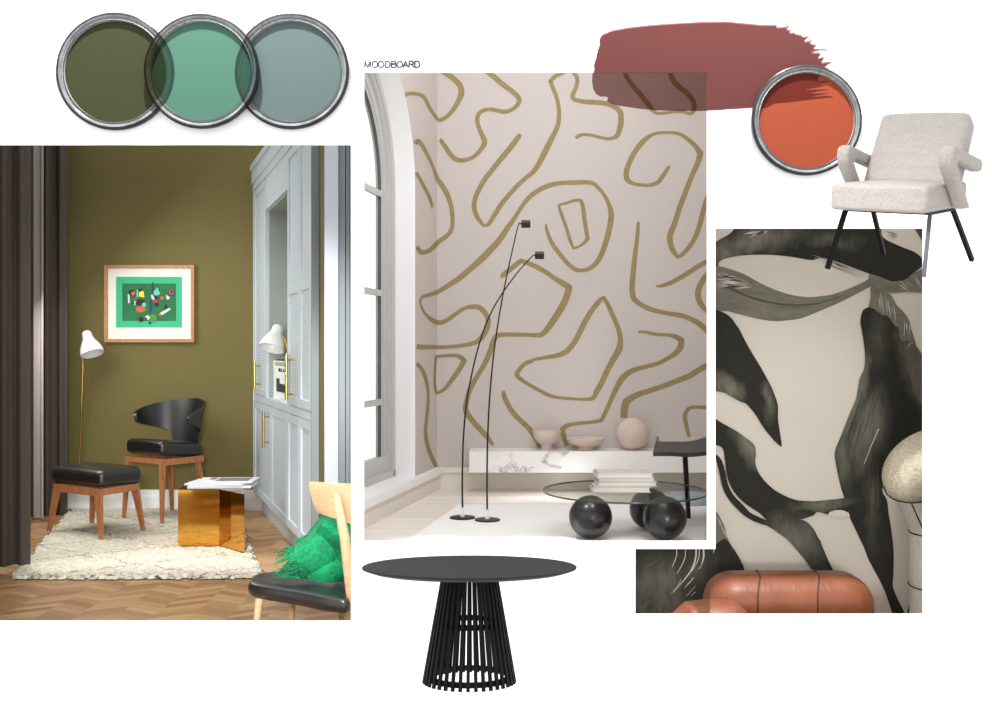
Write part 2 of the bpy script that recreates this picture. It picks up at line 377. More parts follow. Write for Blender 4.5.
# ================================================================ THE WHITE BOARD AND WHAT HANGS ON IT
YB = 5.0
def bx_(px): return (px - 496) * YB / 1000
def bz_(py): return ZC - (py - 351) * YB / 1000
holes = [(-3, 145, 351, 621), (364, 72.5, 707, 541), (715.5, 228.5, 923, 614), (635.5, 549, 715.5, 614)]
xs = sorted({-220, -3, 351, 364, 635.5, 707, 715.5, 923, 1220}); ys = sorted({-150, 145, 621, 72.5, 541, 228.5, 614, 549, 860})
b = MB()
def solid(i, j):
    if not (0 <= i < len(xs) - 1 and 0 <= j < len(ys) - 1): return False
    cx, cy = (xs[i] + xs[i + 1]) / 2, (ys[j] + ys[j + 1]) / 2
    return not any(x0 < cx < x1 and y0 < cy < y1 for x0, y0, x1, y1 in holes)
for i in range(len(xs) - 1):
    for j in range(len(ys) - 1):
        if not solid(i, j): continue
        x0, x1, z1, z0 = bx_(xs[i]), bx_(xs[i + 1]), bz_(ys[j]), bz_(ys[j + 1])
        y0, y1 = YB, YB + .008
        b.add([(x0, y0, z0), (x1, y0, z0), (x1, y0, z1), (x0, y0, z1)], [(0, 1, 2, 3)])
        b.add([(x0, y1, z0), (x1, y1, z0), (x1, y1, z1), (x0, y1, z1)], [(3, 2, 1, 0)])
        if not solid(i - 1, j): b.add([(x0, y0, z0), (x0, y1, z0), (x0, y1, z1), (x0, y0, z1)], [(3, 2, 1, 0)])
        if not solid(i + 1, j): b.add([(x1, y0, z0), (x1, y1, z0), (x1, y1, z1), (x1, y0, z1)], [(0, 1, 2, 3)])
        if not solid(i, j + 1): b.add([(x0, y0, z0), (x1, y0, z0), (x1, y1, z0), (x0, y1, z0)], [(3, 2, 1, 0)])
        if not solid(i, j - 1): b.add([(x0, y0, z1), (x1, y0, z1), (x1, y1, z1), (x0, y1, z1)], [(0, 1, 2, 3)])
bo = b.build('wall_front', M['board'], recalc=False); struct(bo)

# ---- the heading
b = MB()
def O_(x0, x1, y0, y1, n=16): return [((x0 + x1) / 2 + (x1 - x0) / 2 * math.cos(2 * PI * i / n), (y0 + y1) / 2 + (y1 - y0) / 2 * math.sin(2 * PI * i / n)) for i in range(n + 1)]
T0, T1 = 94, 190
def D_(x0, x1): return [(x0, T1), (x0, T0), (x0 + .45 * (x1 - x0), T0)] + [(x0 + .45 * (x1 - x0) + .55 * (x1 - x0) * math.sin(a), (T0 + T1) / 2 - (T1 - T0) / 2 * math.cos(a)) for a in [PI * i / 8 for i in range(1, 8)]] + [(x0 + .45 * (x1 - x0), T1), (x0, T1)]
def bump_(x0, x1, y0, y1): return [(x0, y0), (x1 - 18, y0)] + [(x1 - 18 + 18 * math.sin(a), (y0 + y1) / 2 - (y1 - y0) / 2 * math.cos(a)) for a in [PI * i / 6 for i in range(1, 6)]] + [(x1 - 18, y1), (x0, y1)]
strokes = [[(72, T1), (76, T0), (116, T1), (156, T0), (161, T1)], O_(186, 268, T0, T1), O_(280, 362, T0, T1), D_(390, 458),
           [(480, T1), (480, T0)], bump_(480, 542, T0, 138), bump_(480, 550, 138, T1), O_(564, 648, T0, T1),
           [(656, T1), (695, T0), (735, T1)], [(670, 158), (720, 158)], [(748, T1), (748, T0)], bump_(748, 815, T0, 142), [(795, 142), (822, T1)], D_(838, 912)]
for st in strokes:
    for (x0, y0), (x1, y1) in zip(st, st[1:]):
        p = at(360 + x0 / 15.26, 55 + y0 / 15.26, YB); q = at(360 + x1 / 15.26, 55 + y1 / 15.26, YB)
        p.y = q.y = YB - .0015; b.beam(p, q, .0062, .002, up=(0, 1, 0))
tag(b.build('heading_lettering', M['ink_text']), 'small thin navy heading reading MOODBOARD above the arched window picture', 'lettering')

# ---- paint tins seen from above
LB = 3.4                                     # how brightly the added spots light the board
def dim(c, k): return tuple(v / k for v in lin(c))
cans = [dict(c=(115.5, 71.7), r=58.6, p=(95, 99, 64), y=4.988, lab='open tin of olive green paint, leftmost of the row', o=[]),
        dict(c=(291.4, 71.6), r=57.8, p=(143, 168, 164), y=4.988, lab='open tin of dusty grey-blue paint at the end of the row', o=[]),
        dict(c=(202.0, 71.5), r=57.4, p=(118, 178, 152), y=4.968, lab='open tin of mint green paint overlapping both its neighbours', o=[0, 1]),
        dict(c=(806.2, 120.5), r=55.0, p=(230, 110, 74), y=4.988, lab='open tin of orange paint behind the cream armchair', o=[])]
def can_mat(nm, c, k_, overl, rough=.5, metal=0.0, noise=0.0):
    k = NT(nm); col = (*dim(c, k_), 1)
    if noise:
        tc = k.n('ShaderNodeTexCoord'); sp = k.n('ShaderNodeSeparateXYZ'); k.l(tc.outputs['Object'], sp.inputs[0])
        ang = k.math('ARCTAN2', sp.outputs[1], sp.outputs[0])
        cb = k.n('ShaderNodeCombineXYZ'); k.l(k.math('SINE', ang), cb.inputs[0]); k.l(k.math('COSINE', ang), cb.inputs[1])
        f = k.noise(cb.outputs[0], 2.6, 4, .6)
        col = k.ramp(f, [(.34, tuple(v * (1 - noise) for v in col[:3])), (.66, tuple(v * (1 + noise * .7) for v in col[:3]))])  # tone varies round the rim, brushed-metal reflection put into the colour
    for q in overl:                          # where two tins' swatches overlap the inks multiply
        g = k.n('ShaderNodeNewGeometry'); ctr = at(*q['c'], 4.955)
        sub = k.n('ShaderNodeVectorMath', operation='SUBTRACT'); k.l(g.outputs['Position'], sub.inputs[0]); sub.inputs[1].default_value = (ctr.x, 0, ctr.z)
        mul = k.n('ShaderNodeVectorMath', operation='MULTIPLY'); k.l(sub.outputs[0], mul.inputs[0]); mul.inputs[1].default_value = (1, 0, 1)
        ln = k.n('ShaderNodeVectorMath', operation='LENGTH'); k.l(mul.outputs[0], ln.inputs[0])
        R = q['r'] * .004955; f = k.math('DIVIDE', ln.outputs['Value'], R * 1.2)
        pc = lin(q['p']); s_ = 1 / 1.2
        st = [(0, pc), (.855 * s_, pc), (.862 * s_, (.5, .5, .5)), (.88 * s_, (.2, .2, .2)), (.9 * s_, (.45, .45, .45)), (.925 * s_, (.3, .3, .3)), (.985 * s_, (.22, .22, .22)), (1.0 * s_, (1, 1, 1))]
        col = k.mix(1.0, col, k.ramp(f, st), 'MULTIPLY')
    k.bsdf(col, rough, metal, .12); return k.m
for q in cans:
    ov = [cans[i] for i in q['o']]; ctr = at(*q['c'], q['y']); s_ = q['y'] / 1000; R = q['r'] * s_
    mt = Matrix.Translation(ctr) @ Matrix.Rotation(PI / 2, 4, 'X')      # local +z faces the viewer
    t = thing('paint_tin', q['lab'], 'paint tin', mat=mt, group=None)
    cn = MB(); cn.add([(R * .868 * math.cos(2 * PI * j / 96), R * .868 * math.sin(2 * PI * j / 96), 0) for j in range(96)], [tuple(range(96))])
    cn.build('paint', can_mat('tin_paint', q['p'], LB * .97, ov, .45), t, world=False, recalc=False)
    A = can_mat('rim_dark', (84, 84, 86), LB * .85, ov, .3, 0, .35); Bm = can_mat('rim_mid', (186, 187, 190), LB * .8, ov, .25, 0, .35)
    W_ = can_mat('rim_bright', (240, 240, 242), LB * .85, ov, .2, 0, .1); K_ = can_mat('rim_groove', (52, 52, 54), LB, ov, .3)  # metal highlights and dark reflections put into the ring colours
    rm = MB()
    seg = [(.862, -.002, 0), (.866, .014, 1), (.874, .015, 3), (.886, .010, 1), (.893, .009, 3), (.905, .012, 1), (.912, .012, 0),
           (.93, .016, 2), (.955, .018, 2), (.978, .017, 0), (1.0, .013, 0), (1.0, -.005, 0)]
    # material slot: 0 dark 1 bright 2 mid 3 groove
    for (r0, z0, m0), (r1, z1, m1) in zip(seg, seg[1:]): rm.lathe([(R * r0, z0), (R * r1, z1)], 128, m1, close=False) if False else rm.add(
        [(R * r * math.cos(2 * PI * j / 128), R * r * math.sin(2 * PI * j / 128), z) for r, z in ((r0, z0), (r1, z1)) for j in range(128)],
        [(j, (j + 1) % 128, 128 + (j + 1) % 128, 128 + j) for j in range(128)], m1)
    rm.build('rim', [A, W_, Bm, K_], t, smooth=60, world=False)

# ---- the brush stroke
def zz(ox, oy, sc, pts): return [(ox + p[0] / sc, oy + p[1] / sc) + tuple(p[2:]) for p in pts]
left = zz(585, 15, 7.02, [(983, 42), (800, 46), (620, 56), (450, 68), (300, 86), (200, 104), (135, 128), (110, 148), (100, 180), (104, 205), (88, 250), (78, 300), (62, 345), (66, 385), (52, 415), (50, 470), (58, 520), (78, 555), (110, 574), (140, 572), (162, 580), (154, 604), (190, 624), (235, 636), (262, 640), (380, 658), (480, 668), (640, 674), (800, 674), (983, 666)])
right = zz(715, 15, 7.02, [(60, 664), (200, 656), (300, 648), (420, 632), (540, 612), (640, 598), (700, 590), (835, 572), (700, 576), (640, 570), (800, 545), (690, 552), (640, 545), (730, 530), (820, 520), (700, 525), (600, 522), (700, 508), (790, 490), (710, 492), (790, 462), (700, 470), (720, 440), (770, 400), (830, 388), (740, 385), (832, 372), (770, 366), (790, 350), (840, 320), (745, 332), (760, 315), (770, 290), (722, 300), (745, 275), (735, 262), (672, 262), (740, 248), (830, 252), (770, 236), (690, 235), (720, 210), (665, 195), (700, 170), (625, 185), (650, 160), (680, 142), (620, 150), (600, 135), (560, 130), (570, 118), (520, 122), (545, 98), (500, 100), (545, 62), (490, 80), (430, 84), (440, 66), (330, 66), (240, 58), (100, 44)])
poly = left + right
YS = 4.9975
W = [at(x, y, YS) for x, y in poly]
kk = NT('mauve_wash'); tr = kk.n('ShaderNodeBsdfTransparent'); tr.inputs[0].default_value = (.314, .184, .178, 1); kk.l(tr.outputs[0], kk.out.inputs[0])
b = MB(); tri = tessellate_polygon([[Vector((p.x, p.z, 0)) for p in W]])
b.add(W, [tuple(t) for t in tri]); M['mauve'] = kk.m
tag(b.build('brush_stroke', M['mauve'], recalc=False), 'see-through mauve brush stroke with a ragged end across the orange tin', 'brush stroke')

c4 = cans[3]; cpt = [o for o in bpy.data.objects if o.name.startswith('paint_tin')][-1]
sec = zz(715, 15, 7.02, [(200, 640), (420, 618), (540, 606), (640, 594), (700, 587), (835, 572), (790, 568), (700, 574), (660, 570), (800, 548), (700, 552), (650, 548), (730, 530), (820, 520), (720, 524), (660, 525), (610, 522), (700, 508), (790, 490), (720, 492), (800, 464), (740, 466), (715, 450), (740, 430), (600, 396), (480, 396), (330, 460), (250, 560)])
pr = 47.0; pts = []
for x, y in sec:
    dx, dy = x - c4['c'][0], y - c4['c'][1]; rr = math.hypot(dx, dy); f = min(1, pr / rr) if rr else 1
    pts.append((c4['c'][0] + dx * f, c4['c'][1] + dy * f))
dense = []
for i, (a, b_) in enumerate(zip(pts, pts[1:] + pts[:1])):
    for q in range(6):
        x, y = a[0] + (b_[0] - a[0]) * q / 6, a[1] + (b_[1] - a[1]) * q / 6
        dx, dy = x - c4['c'][0], y - c4['c'][1]; rr = math.hypot(dx, dy)
        if i in (0, 23, 24, 25, 26, 27): f = pr / rr if i >= 24 or rr > pr * .93 else 1
        else: f = min(1, pr / rr)
        dense.append((c4['c'][0] + dx * f, c4['c'][1] + dy * f))
W = [at(x, y, 4.9868) for x, y in dense]
b = MB(); b.add(W, [tuple(q) for q in tessellate_polygon([[Vector((p.x, p.z, 0)) for p in W]])])
so = b.build('brush_mark', can_mat('dark_red_wash', (146, 50, 38), LB * .97, [], .5), cpt, recalc=False); so['label'] = 'dark red brush mark on the orange paint'

# ---- cream armchair
yaw, pit, rol = -.6844, .2113, -.0003
KA = .84
ma = Matrix.Translation(Vector((1.8317, 4.6, .3883)) * KA + Vector((0, 0, ZC))) @ Matrix.Scale(KA, 4) @ Matrix.Rotation(rol, 4, 'Y') @ Matrix.Rotation(pit, 4, 'X') @ Matrix.Rotation(yaw, 4, 'Z')
t = thing('armchair', 'cream boucle armchair with open angled arms and thin black legs', 'armchair', mat=ma)
h = .2651
b = MB(); b.rbox((-.207, -.303, h + .002), (.207, .297, h + .117), .022, 4, warp=lambda c: (c.x, c.y, c.z + .008 * (1 - (c.x / .21) ** 2) * (1 - (c.y / .3) ** 2) * (1 if c.z > h + .05 else 0)))
b.build('seat', M['boucle'], t, smooth=True, world=False)
b = MB()
bl = Vector((0, .075, h + .10)); bt = Vector((0, .262, .70)); d = (bt - bl); L = d.length; ang = math.atan2(d.y, d.z)
mb = Matrix.Translation(bl) @ Matrix.Rotation(-ang, 4, 'X')
b.rbox((-.210, -.002, 0), (.210, .125, L), .034, 5, mat=mb, warp=lambda c: (c.x * (1 - .04 * c.z / L), c.y - .012 * (1 - (c.x / .2) ** 2) * (c.y < .05), c.z))
b.build('backrest', M['boucle'], t, smooth=True, world=False)
for sx, yo in ((-1, .07), (1, -.02)):
    x0, x1 = (.207, .267) if sx > 0 else (-.262, -.207)
    b = MB(); A_ = (-.18 + yo, .533); B_ = (.29 + yo * .3, .462); Cc = (.105 + yo * .6, h + .005)
    # outline in the side plane: upper bar and the sloping prop, one padded piece
    outer = [(A_[0] - .012, A_[1] - .03), (A_[0] - .004, A_[1] + .004), (A_[0] + .03, A_[1] + .014), (B_[0] - .02, B_[1] + .022), (B_[0], B_[1] + .006), (B_[0] + .0, B_[1] - .026), (B_[0] - .018, B_[1] - .034),
             (A_[0] + .11, A_[1] - .05), (A_[0] + .085, A_[1] - .065), (Cc[0] + .055, Cc[1]), (Cc[0] - .02, Cc[1]), (A_[0] + .01, A_[1] - .08)]
    bm = bmesh.new()
    f0 = bm.faces.new([bm.verts.new((x0, p[0], p[1])) for p in outer])
    r = bmesh.ops.extrude_face_region(bm, geom=[f0]); 
    for v in [e for e in r['geom'] if isinstance(e, bmesh.types.BMVert)]: v.co.x = x1
    bmesh.ops.recalc_face_normals(bm, faces=bm.faces)
    bmesh.ops.bevel(bm, geom=[e for e in bm.edges if abs(e.verts[0].co.x - e.verts[1].co.x) < 1e-6], offset=.014, segments=3, profile=.5, affect='EDGES')
    bm.verts.index_update(); b.add([v.co[:] for v in bm.verts], [[v.index for v in f.verts] for f in bm.faces]); bm.free()
    b.build('armrest', M['boucle'], t, smooth=50, world=False)
feet = [(-.2104, -.2661), (.2104, -.2661), (.2104, .489), (-.2104, .489)]; tops = [(-.1828, -.1623), (.1828, -.1623), (.1828, .1708), (-.1828, .1708)]
for i in range(4):
    b = MB(); b.beam((*feet[i], 0), (*tops[i], h), .018, .018, .018, .018)
    lg = b.build('leg', M['lit_black'] if i == 1 else M['powder_black'], t, world=False)  # one leg gets a paler colour for the light it catches
    if i == 1: lg['label'] = 'black leg, the light on it coloured in as mid grey'
b = MB()
for sx in (-1, 1): b.beam((sx * .1828, -.165, h - .004), (sx * .1828, .175, h - .004), .018, .014)
for yy in (-.1623, .1708): b.beam((-.19, yy, h - .004), (.19, yy, h - .004), .018, .014)
b.build('base_frame', M['powder_black'], t, world=False)

# ---- round slatted table
KT = .72
mtb = Matrix.Translation(Vector((-.1187, 4.45, -1.4714)) * KT + Vector((0, 0, ZC))) @ Matrix.Scale(KT, 4) @ Matrix.Rotation(-.1066, 4, 'X')
t = thing('dining_table', 'round black dining table on a flared base of upright slats', 'table', mat=mtb)
H = .5077; RT = .4807
b = MB(); b.lathe([(0, H), (RT - .004, H), (RT, H - .003), (RT - .001, H - .008), (RT - .04, H - .021), (0, H - .021)], 128)
b.build('tabletop', M['black_wood'], t, smooth=30, world=False)
rb, rt = .2162, .1305; N = 38
for i in range(N):
    a = 2 * PI * (i + .5) / N; ca, sa = math.cos(a), math.sin(a); b = MB()
    b.beam(((rb - .012) * ca, (rb - .012) * sa, 0), ((rt - .012) * ca, (rt - .012) * sa, H - .022), .0150, .011, .0120, .010, up=(ca, sa, .17))
    b.build('slat', M['black_slat'], t, world=False)
def ring(z0, z1, ro, w=.022):
    b = MB(); b.lathe([(ro, z0), (ro, z1), (ro - w, z1), (ro - w, z0)], 64, close=True); return b
for z0, z1 in ((.012, .034), (.245, .268), (H - .045, H - .0225)):
    f = z0 / H; ro = rb + (rt - rb) * f - .024
    ring(z0, z1, ro, .02).build('hoop', M['black_slat'], t, smooth=30, world=False)

# ================================================================ OLIVE ROOM (left picture)
F1 = .09; BY = 10.5
def fl1(x, y): d = (ZC - F1) / ((y - 351) / 1000); return Vector(((x - 496) * d / 1000, d, F1))
b = MB(); b.add([(-6.2, 5.02, F1), (-.735, 5.02, F1), (-1.0, 6.95, F1), (-1.0, 7.3, F1), (-1.95, 10.6, F1), (-6.2, 10.6, F1)], [tuple(range(6))])
b.add([(-6.2, 5.02, F1 - .05), (-.735, 5.02, F1 - .05), (-1.0, 6.95, F1 - .05), (-1.0, 7.3, F1 - .05), (-1.95, 10.6, F1 - .05), (-6.2, 10.6, F1 - .05)], [tuple(range(6))[::-1]])
struct(b.build('floor_herringbone', M['herring'], recalc=False))
b = MB(); b.box((-5.6, BY, F1), (-1.9, BY + .05, 4.6)); struct(b.build('wall_back', M['olive_wall']))
b = MB(); b.box((-5.0, BY - .025, F1), (-2.45, BY, F1 + .215)); b.box((-5.0, BY - .035, F1), (-2.45, BY, F1 + .15)); struct(b.build('baseboard_back', M['white_paint']))
wl0, wl1 = Vector((-4.98, BY, 0)), Vector((-4.1, 5.02, 0))
b = MB(); b.hexa([(wl1.x, wl1.y, F1), (wl0.x, wl0.y, F1), (wl0.x - .06, wl0.y, F1), (wl1.x - .06, wl1.y, F1), (wl1.x, wl1.y, 4.6), (wl0.x, wl0.y, 4.6), (wl0.x - .06, wl0.y, 4.6), (wl1.x - .06, wl1.y, 4.6)])
struct(b.build('wall_left', M['olive_wall']))

# ---- fitted cupboards along the right: u runs along the doors towards the viewer, v into the carcass
CU0 = Vector((-2.541, BY)); UD = Vector((.3511, -.9363)); VD = Vector((.9363, .3511))
def cw(u, v, z): p = CU0 + UD * u + VD * v; return Vector((p.x, p.y, z))
def cbox(b, u0, u1, v0, v1, z0, z1, m=0):
    return b.hexa([cw(u0, v0, z0), cw(u1, v0, z0), cw(u1, v1, z0), cw(u0, v1, z0), cw(u0, v0, z1), cw(u1, v0, z1), cw(u1, v1, z1), cw(u0, v1, z1)], m)
def ux(px): r = (px - 496) / 1000; Y = 1.3965 / (.375 + r); return (BY - Y) / .9363
UE = ux(311.5); ZB, ZT = .285, 3.60; N0, N1 = ux(266), ux(287.5); NZ0, NZ1 = 1.31, 3.12; DV = .27
cab = thing('cupboard', 'tall pale blue fitted cupboard with woven doors and brass bar handles', 'cupboard', cw(1.5, 0, F1))
b = MB()
cbox(b, 0, N0, .03, DV, ZB, ZT); cbox(b, N1, UE, .03, DV, ZB, ZT); cbox(b, N0, N1, .03, DV, ZB, NZ0 - .0); cbox(b, N0, N1, .03, DV, NZ1, ZT)
cbox(b, 0, UE, .0, .03, 1.245, NZ0); cbox(b, N0 - .02, N1 + .02, 0, .03, NZ1, ZT - .1)
cbox(b, N0 - .015, N0, 0, .03, NZ0, NZ1 + .1); cbox(b, -.01, .03, -.01, DV, ZB, ZT)
b.build('carcass', M['cab'], cab)
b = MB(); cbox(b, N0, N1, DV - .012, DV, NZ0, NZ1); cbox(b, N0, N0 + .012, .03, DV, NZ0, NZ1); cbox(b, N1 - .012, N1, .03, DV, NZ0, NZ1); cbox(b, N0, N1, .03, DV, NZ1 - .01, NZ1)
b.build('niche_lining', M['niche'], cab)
b = MB(); cbox(b, .05, UE, .07, DV, F1, ZB); b.build('plinth', M['cab'], cab)
b = MB(); cbox(b, -.02, UE + .02, -.025, .1, ZT - .09, ZT + .04); cbox(b, -.01, UE + .01, -.012, .1, ZT - .17, ZT - .09); cbox(b, -.03, UE + .03, -.04, .1, ZT + .04, ZT + .1)
b.build('cornice', M['cab'], cab)
def door(u0, u1, z0, z1, rails=(), hz=None, hu=None):
    g = .006; u0 += g; u1 -= g; z0 += g; z1 -= g; st = .07
    b = MB(); cbox(b, u0, u0 + st, -.004, .03, z0, z1); cbox(b, u1 - st, u1, -.004, .03, z0, z1)
    zz_ = [z0] + [q for r0 in rails for q in (r0 - st / 2, r0 + st / 2)] + [z1]
    cbox(b, u0 + st, u1 - st, -.004, .03, z0, z0 + st); cbox(b, u0 + st, u1 - st, -.004, .03, z1 - st, z1)
    for r0 in rails: cbox(b, u0 + st, u1 - st, -.004, .03, r0 - st / 2, r0 + st / 2)
    d = b.build('door', M['cab'], cab)
    b = MB(); cbox(b, u0 + st, u1 - st, .008, .028, z0 + st, z1 - st); b.build('panel', M['cane'], d)
    if hz:
        b = MB(); b.tube([cw(hu, -.055, hz[0]), cw(hu, -.055, hz[1])], .0125, 10)
        for z in (hz[0] + .05, hz[1] - .05): b.tube([cw(hu, -.055, z), cw(hu, .0, z)], .009, 8)
        b.build('handle', M['brass'], d, smooth=True)
U2 = ux(299.5)
door(.04, N0 - .015, NZ0, ZT - .17, (), (1.38, 1.66), ux(260))
door(N1 + .01, U2, NZ0, ZT - .17, (2.26,), (1.36, 1.74), ux(293.2)); door(U2, UE, NZ0, ZT - .17, (2.26,))
UM = ux(271)
door(.04, UM, ZB, 1.245, (), (.85, 1.19), ux(269.2)); door(UM, N1, ZB, 1.245); door(N1, U2, ZB, 1.245); door(U2, UE, ZB, 1.245)

# ---- things in the open niche
def upx(px, v):                              # the place along the doors seen at a pixel, v behind the door plane
    lo, hi = -.5, UE + 1
    for _ in range(40):
        m_ = (lo + hi) / 2; p = cw(m_, v, 1)
        if 496 + 1000 * p.x / p.y < px: lo = m_
        else: hi = m_
    return lo
def npan(b, p0, p1, z0, z1, v, th=.006, m=0): return cbox(b, upx(p0, v), upx(p1, v), v, v + th, z0, z1, m)
def nz(y, px, v): p = cw(upx(px, v), v, 1); return ZC - (y - 351) * p.y / 1000
v_ = .10
t = thing('picture_frame', 'dark framed picture leaning in the open niche of the cupboard', 'picture', cw((N0 + N1) / 2, .1, NZ0))
zt_ = nz(359, 280, v_)
b = MB(); npan(b, 268.6, 289.5, NZ0, zt_, v_, .02); b.build('backboard', plain('dark_slate', (52, 58, 68), .5), t)
b = MB(); npan(b, 265.8, 268.6, NZ0, zt_ + .01, v_ - .006, .026); b.build('frame_edge', plain('dusty_pink_edge', (196, 166, 160), .6), t)
v_ = .07
t = thing('magazine', 'magazine with a white cover and dark lower photo standing in the niche', 'magazine', cw(1.9, v_, NZ0))
zt_ = nz(361, 280, v_)
b = MB(); npan(b, 272.6, 289.5, NZ0, zt_, v_, .012); b.build('cover', M['paper'], t)
b = MB(); npan(b, 276.3, 289.5, nz(392.5, 282, v_), nz(384, 282, v_), v_ - .002, .002); npan(b, 276.3, 279.5, nz(384, 282, v_), nz(379, 282, v_), v_ - .002, .002)
b.build('cover_photo', plain('leafy_photo', (36, 50, 32), .5, var=.5, ns=18), t)
b = MB(); npan(b, 275, 289.5, nz(366, 282, v_), zt_ - .01, v_ - .002, .002); b.build('cover_band', plain('sage_band', (150, 168, 132), .6), t)
b = MB(); z0, z1 = nz(371.8, 282, v_), nz(368.6, 282, v_); xx = 278.5
for ch in 'ELLE':
    npan(b, xx, xx + .7, z0, z1, v_ - .003, .003); npan(b, xx, xx + 1.75, z0, z0 + .009, v_ - .003, .003)
    if ch == 'E': npan(b, xx, xx + 1.75, z1 - .009, z1, v_ - .003, .003); npan(b, xx, xx + 1.5, (z0 + z1) / 2 - .004, (z0 + z1) / 2 + .004, v_ - .003, .003)
    xx += 2.35
b.build('title_lettering', M['powder_black'], t)
t = thing('book', 'small white book lying flat in front of the magazine', 'book', cw(1.9, .03, NZ0))
b = MB(); npan(b, 280, 288, NZ0, NZ0 + .03, .012, .05); b.build('book_block', M['paper'], t)

def bell(c, axis, r, L, name, parent):
    ax = Vector(axis).normalized(); q = Vector((0, 0, 1)).rotation_difference(ax)
    mt = Matrix.Translation(c) @ q.to_matrix().to_4x4()
    pr = [(0, -L * .0), (r * .22, L * .01), (r * .36, L * .06), (r * .43, L * .16), (r * .44, L * .28), (r * .52, L * .40), (r * .72, L * .55), (r * .90, L * .72), (r * .99, L * .88), (r, L)]
    ins = [(rr - .004, z) for rr, z in pr[::-1] if rr > .01]
    b = MB(); b.lathe(pr + ins + [(0, .01)], 40, mat=mt); return b.build(name, M['lamp_white'], parent, smooth=True)
t = thing('wall_lamp', 'small white bell-shaded lamp reaching out of the cupboard niche', 'lamp', cw(N0 + .9, .2, 2.0))
c0 = at(278.5, 325, 8.75); bell(c0, at(270.5, 351, 8.65) - c0, .11, .23, 'lamp_shade', t)
b = MB(); b.tube([at(281, 334, 8.76), at(284, 339, 8.75), at(287.5, 349, 8.7), at(288.5, 352, 8.72), cw(N1 - .02, .2, 1.62)], .011, 8); b.build('arm', M['brass'], t, smooth=True)

# ---- door casing at the end of the cupboard
b = MB()
b.hexa([cw(UE, .05, F1), cw(UE + .25, .05, F1), cw(UE + .25, .10, F1), cw(UE, .10, F1), cw(UE, .05, 4.6), cw(UE + .25, .05, 4.6), cw(UE + .25, .10, 4.6), cw(UE, .10, 4.6)])
struct(b.build('wall_right', M['olive_wall']))
b = MB(); cbox(b, UE - .005, UE + .02, -.004, DV, F1, ZT); b.build('end_panel', M['grey_jamb'], cab)
Yc = 6.86
def colx(b, p0, p1, y0, y1, z0, z1, m=0): b.box(((p0 - 496) * y0 / 1000, y0, z0), ((p1 - 496) * y0 / 1000, y1, z1), m)
b = MB(); colx(b, 324.5, 338, Yc, Yc + .09, F1, 4.6); struct(b.build('trim_1', plain('pale_blue_casing', (196, 205, 214), .6, var=.02)))
b = MB(); colx(b, 338, 345, Yc + .03, Yc + .11, F1, 4.6); colx(b, 346, 349, Yc + .045, Yc + .11, F1, 4.6); colx(b, 345, 350.5, Yc + .06, Yc + .11, F1, 4.6); struct(b.build('door_1', M['grey_jamb']))
b = MB(); pA, pB = Vector((-.692, 5.02)), Vector((-.968, 6.97))
b.hexa([(pA.x, pA.y, .0), (pA.x + .015, pA.y, .0), (pB.x + .015, pB.y, .0), (pB.x, pB.y, .0), (pA.x, pA.y, 4.6), (pA.x + .015, pA.y, 4.6), (pB.x + .015, pB.y, 4.6), (pB.x, pB.y, 4.6)])
struct(b.build('wall_divider', M['white_paint']))

# ---- curtains
def curtain(p0, p1, z0, z1, n, amp, mats, name, parent, split=None):
    p0, p1 = Vector(p0), Vector(p1); d = (p1 - p0); L = d.length; nn = Vector((-d.y, d.x)).normalized()
    def fn(u, v):
        q = p0 + d * u; k = amp * math.sin(2 * PI * n * u + .7 * math.sin(3 * u * PI)) * (.75 + .25 * v) + .3 * amp * math.sin(4.3 * PI * n * u + v)
        q = q + nn * k; return (q.x, q.y, z0 + (z1 - z0) * v)
    b = MB(); b.shell(fn, 16 * n, 6, .006); return b.build(name, mats, parent, smooth=80)
def P2(x, y): v = fl1(x, y); return (v.x, v.y)
t = thing('curtain', 'dark taupe full-length curtain hanging nearest the viewer', 'curtain', (-3.7, 7.6, F1))
curtain((-4.15, 7.35), (-3.56, 7.64), F1 + .045, 4.5, 5, .045, M['curtain'], 'cloth', t)
t = thing('curtain', 'taupe curtain in the far corner by the olive wall, the daylight on it coloured in as a pale strip', 'curtain', (-4.4, 10.0, F1))
curtain((-4.93, 10.02), (-4.37, 10.2), F1 + .01, 4.5, 4, .05, M['curtain'], 'cloth', t)
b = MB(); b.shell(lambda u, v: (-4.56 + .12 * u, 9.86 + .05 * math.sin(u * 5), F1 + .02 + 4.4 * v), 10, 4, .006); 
b.build('daylit_strip', M['curtain_daylit'], t, smooth=80)  # daylight on the far curtain, put in as a paler sheet
b = MB(); b.shell(lambda u, v: (-4.63 + .06 * u, 9.84 + .02 * math.sin(u * 5), F1 + .02 + 4.4 * v), 4, 4, .006); b.build('cream_edge', M['curtain_cream'], t, smooth=80)

# ---- framed print
t = thing('framed_print', 'oak framed abstract green print hanging on the olive wall', 'picture', at(149, 304, BY))
fy = BY - .05
def fr(x0, y0, x1, y1, d0, d1, bb): p = at(x0, y1, d0); q = at(x1, y0, d0); bb.box((p.x, d0, p.z), (q.x, d1, q.z)); return bb
b = MB()
for e in ((104, 265, 194, 268.3), (104, 339, 194, 342.3), (104, 268.3, 107.3, 339), (190.7, 268.3, 194, 339)): fr(*e, fy, BY, b)
b.build('frame', M['frame_oak'], t)
b = MB(); fr(107, 268, 191, 339.5, fy + .02, fy + .03, b); b.build('mount', M['mat'], t)
b = MB(); fr(116, 276.8, 182, 327.5, fy + .018, fy + .02, b); pn = b.build('print', plain('sea_green_ink', (52, 176, 128), .7, var=.04), t)
b = MB(); fr(122.3, 283.5, 176, 321, fy + .016, fy + .018, b); b.build('inner_panel', plain('deep_green_ink', (22, 104, 58), .7, var=.2, ns=4), pn)
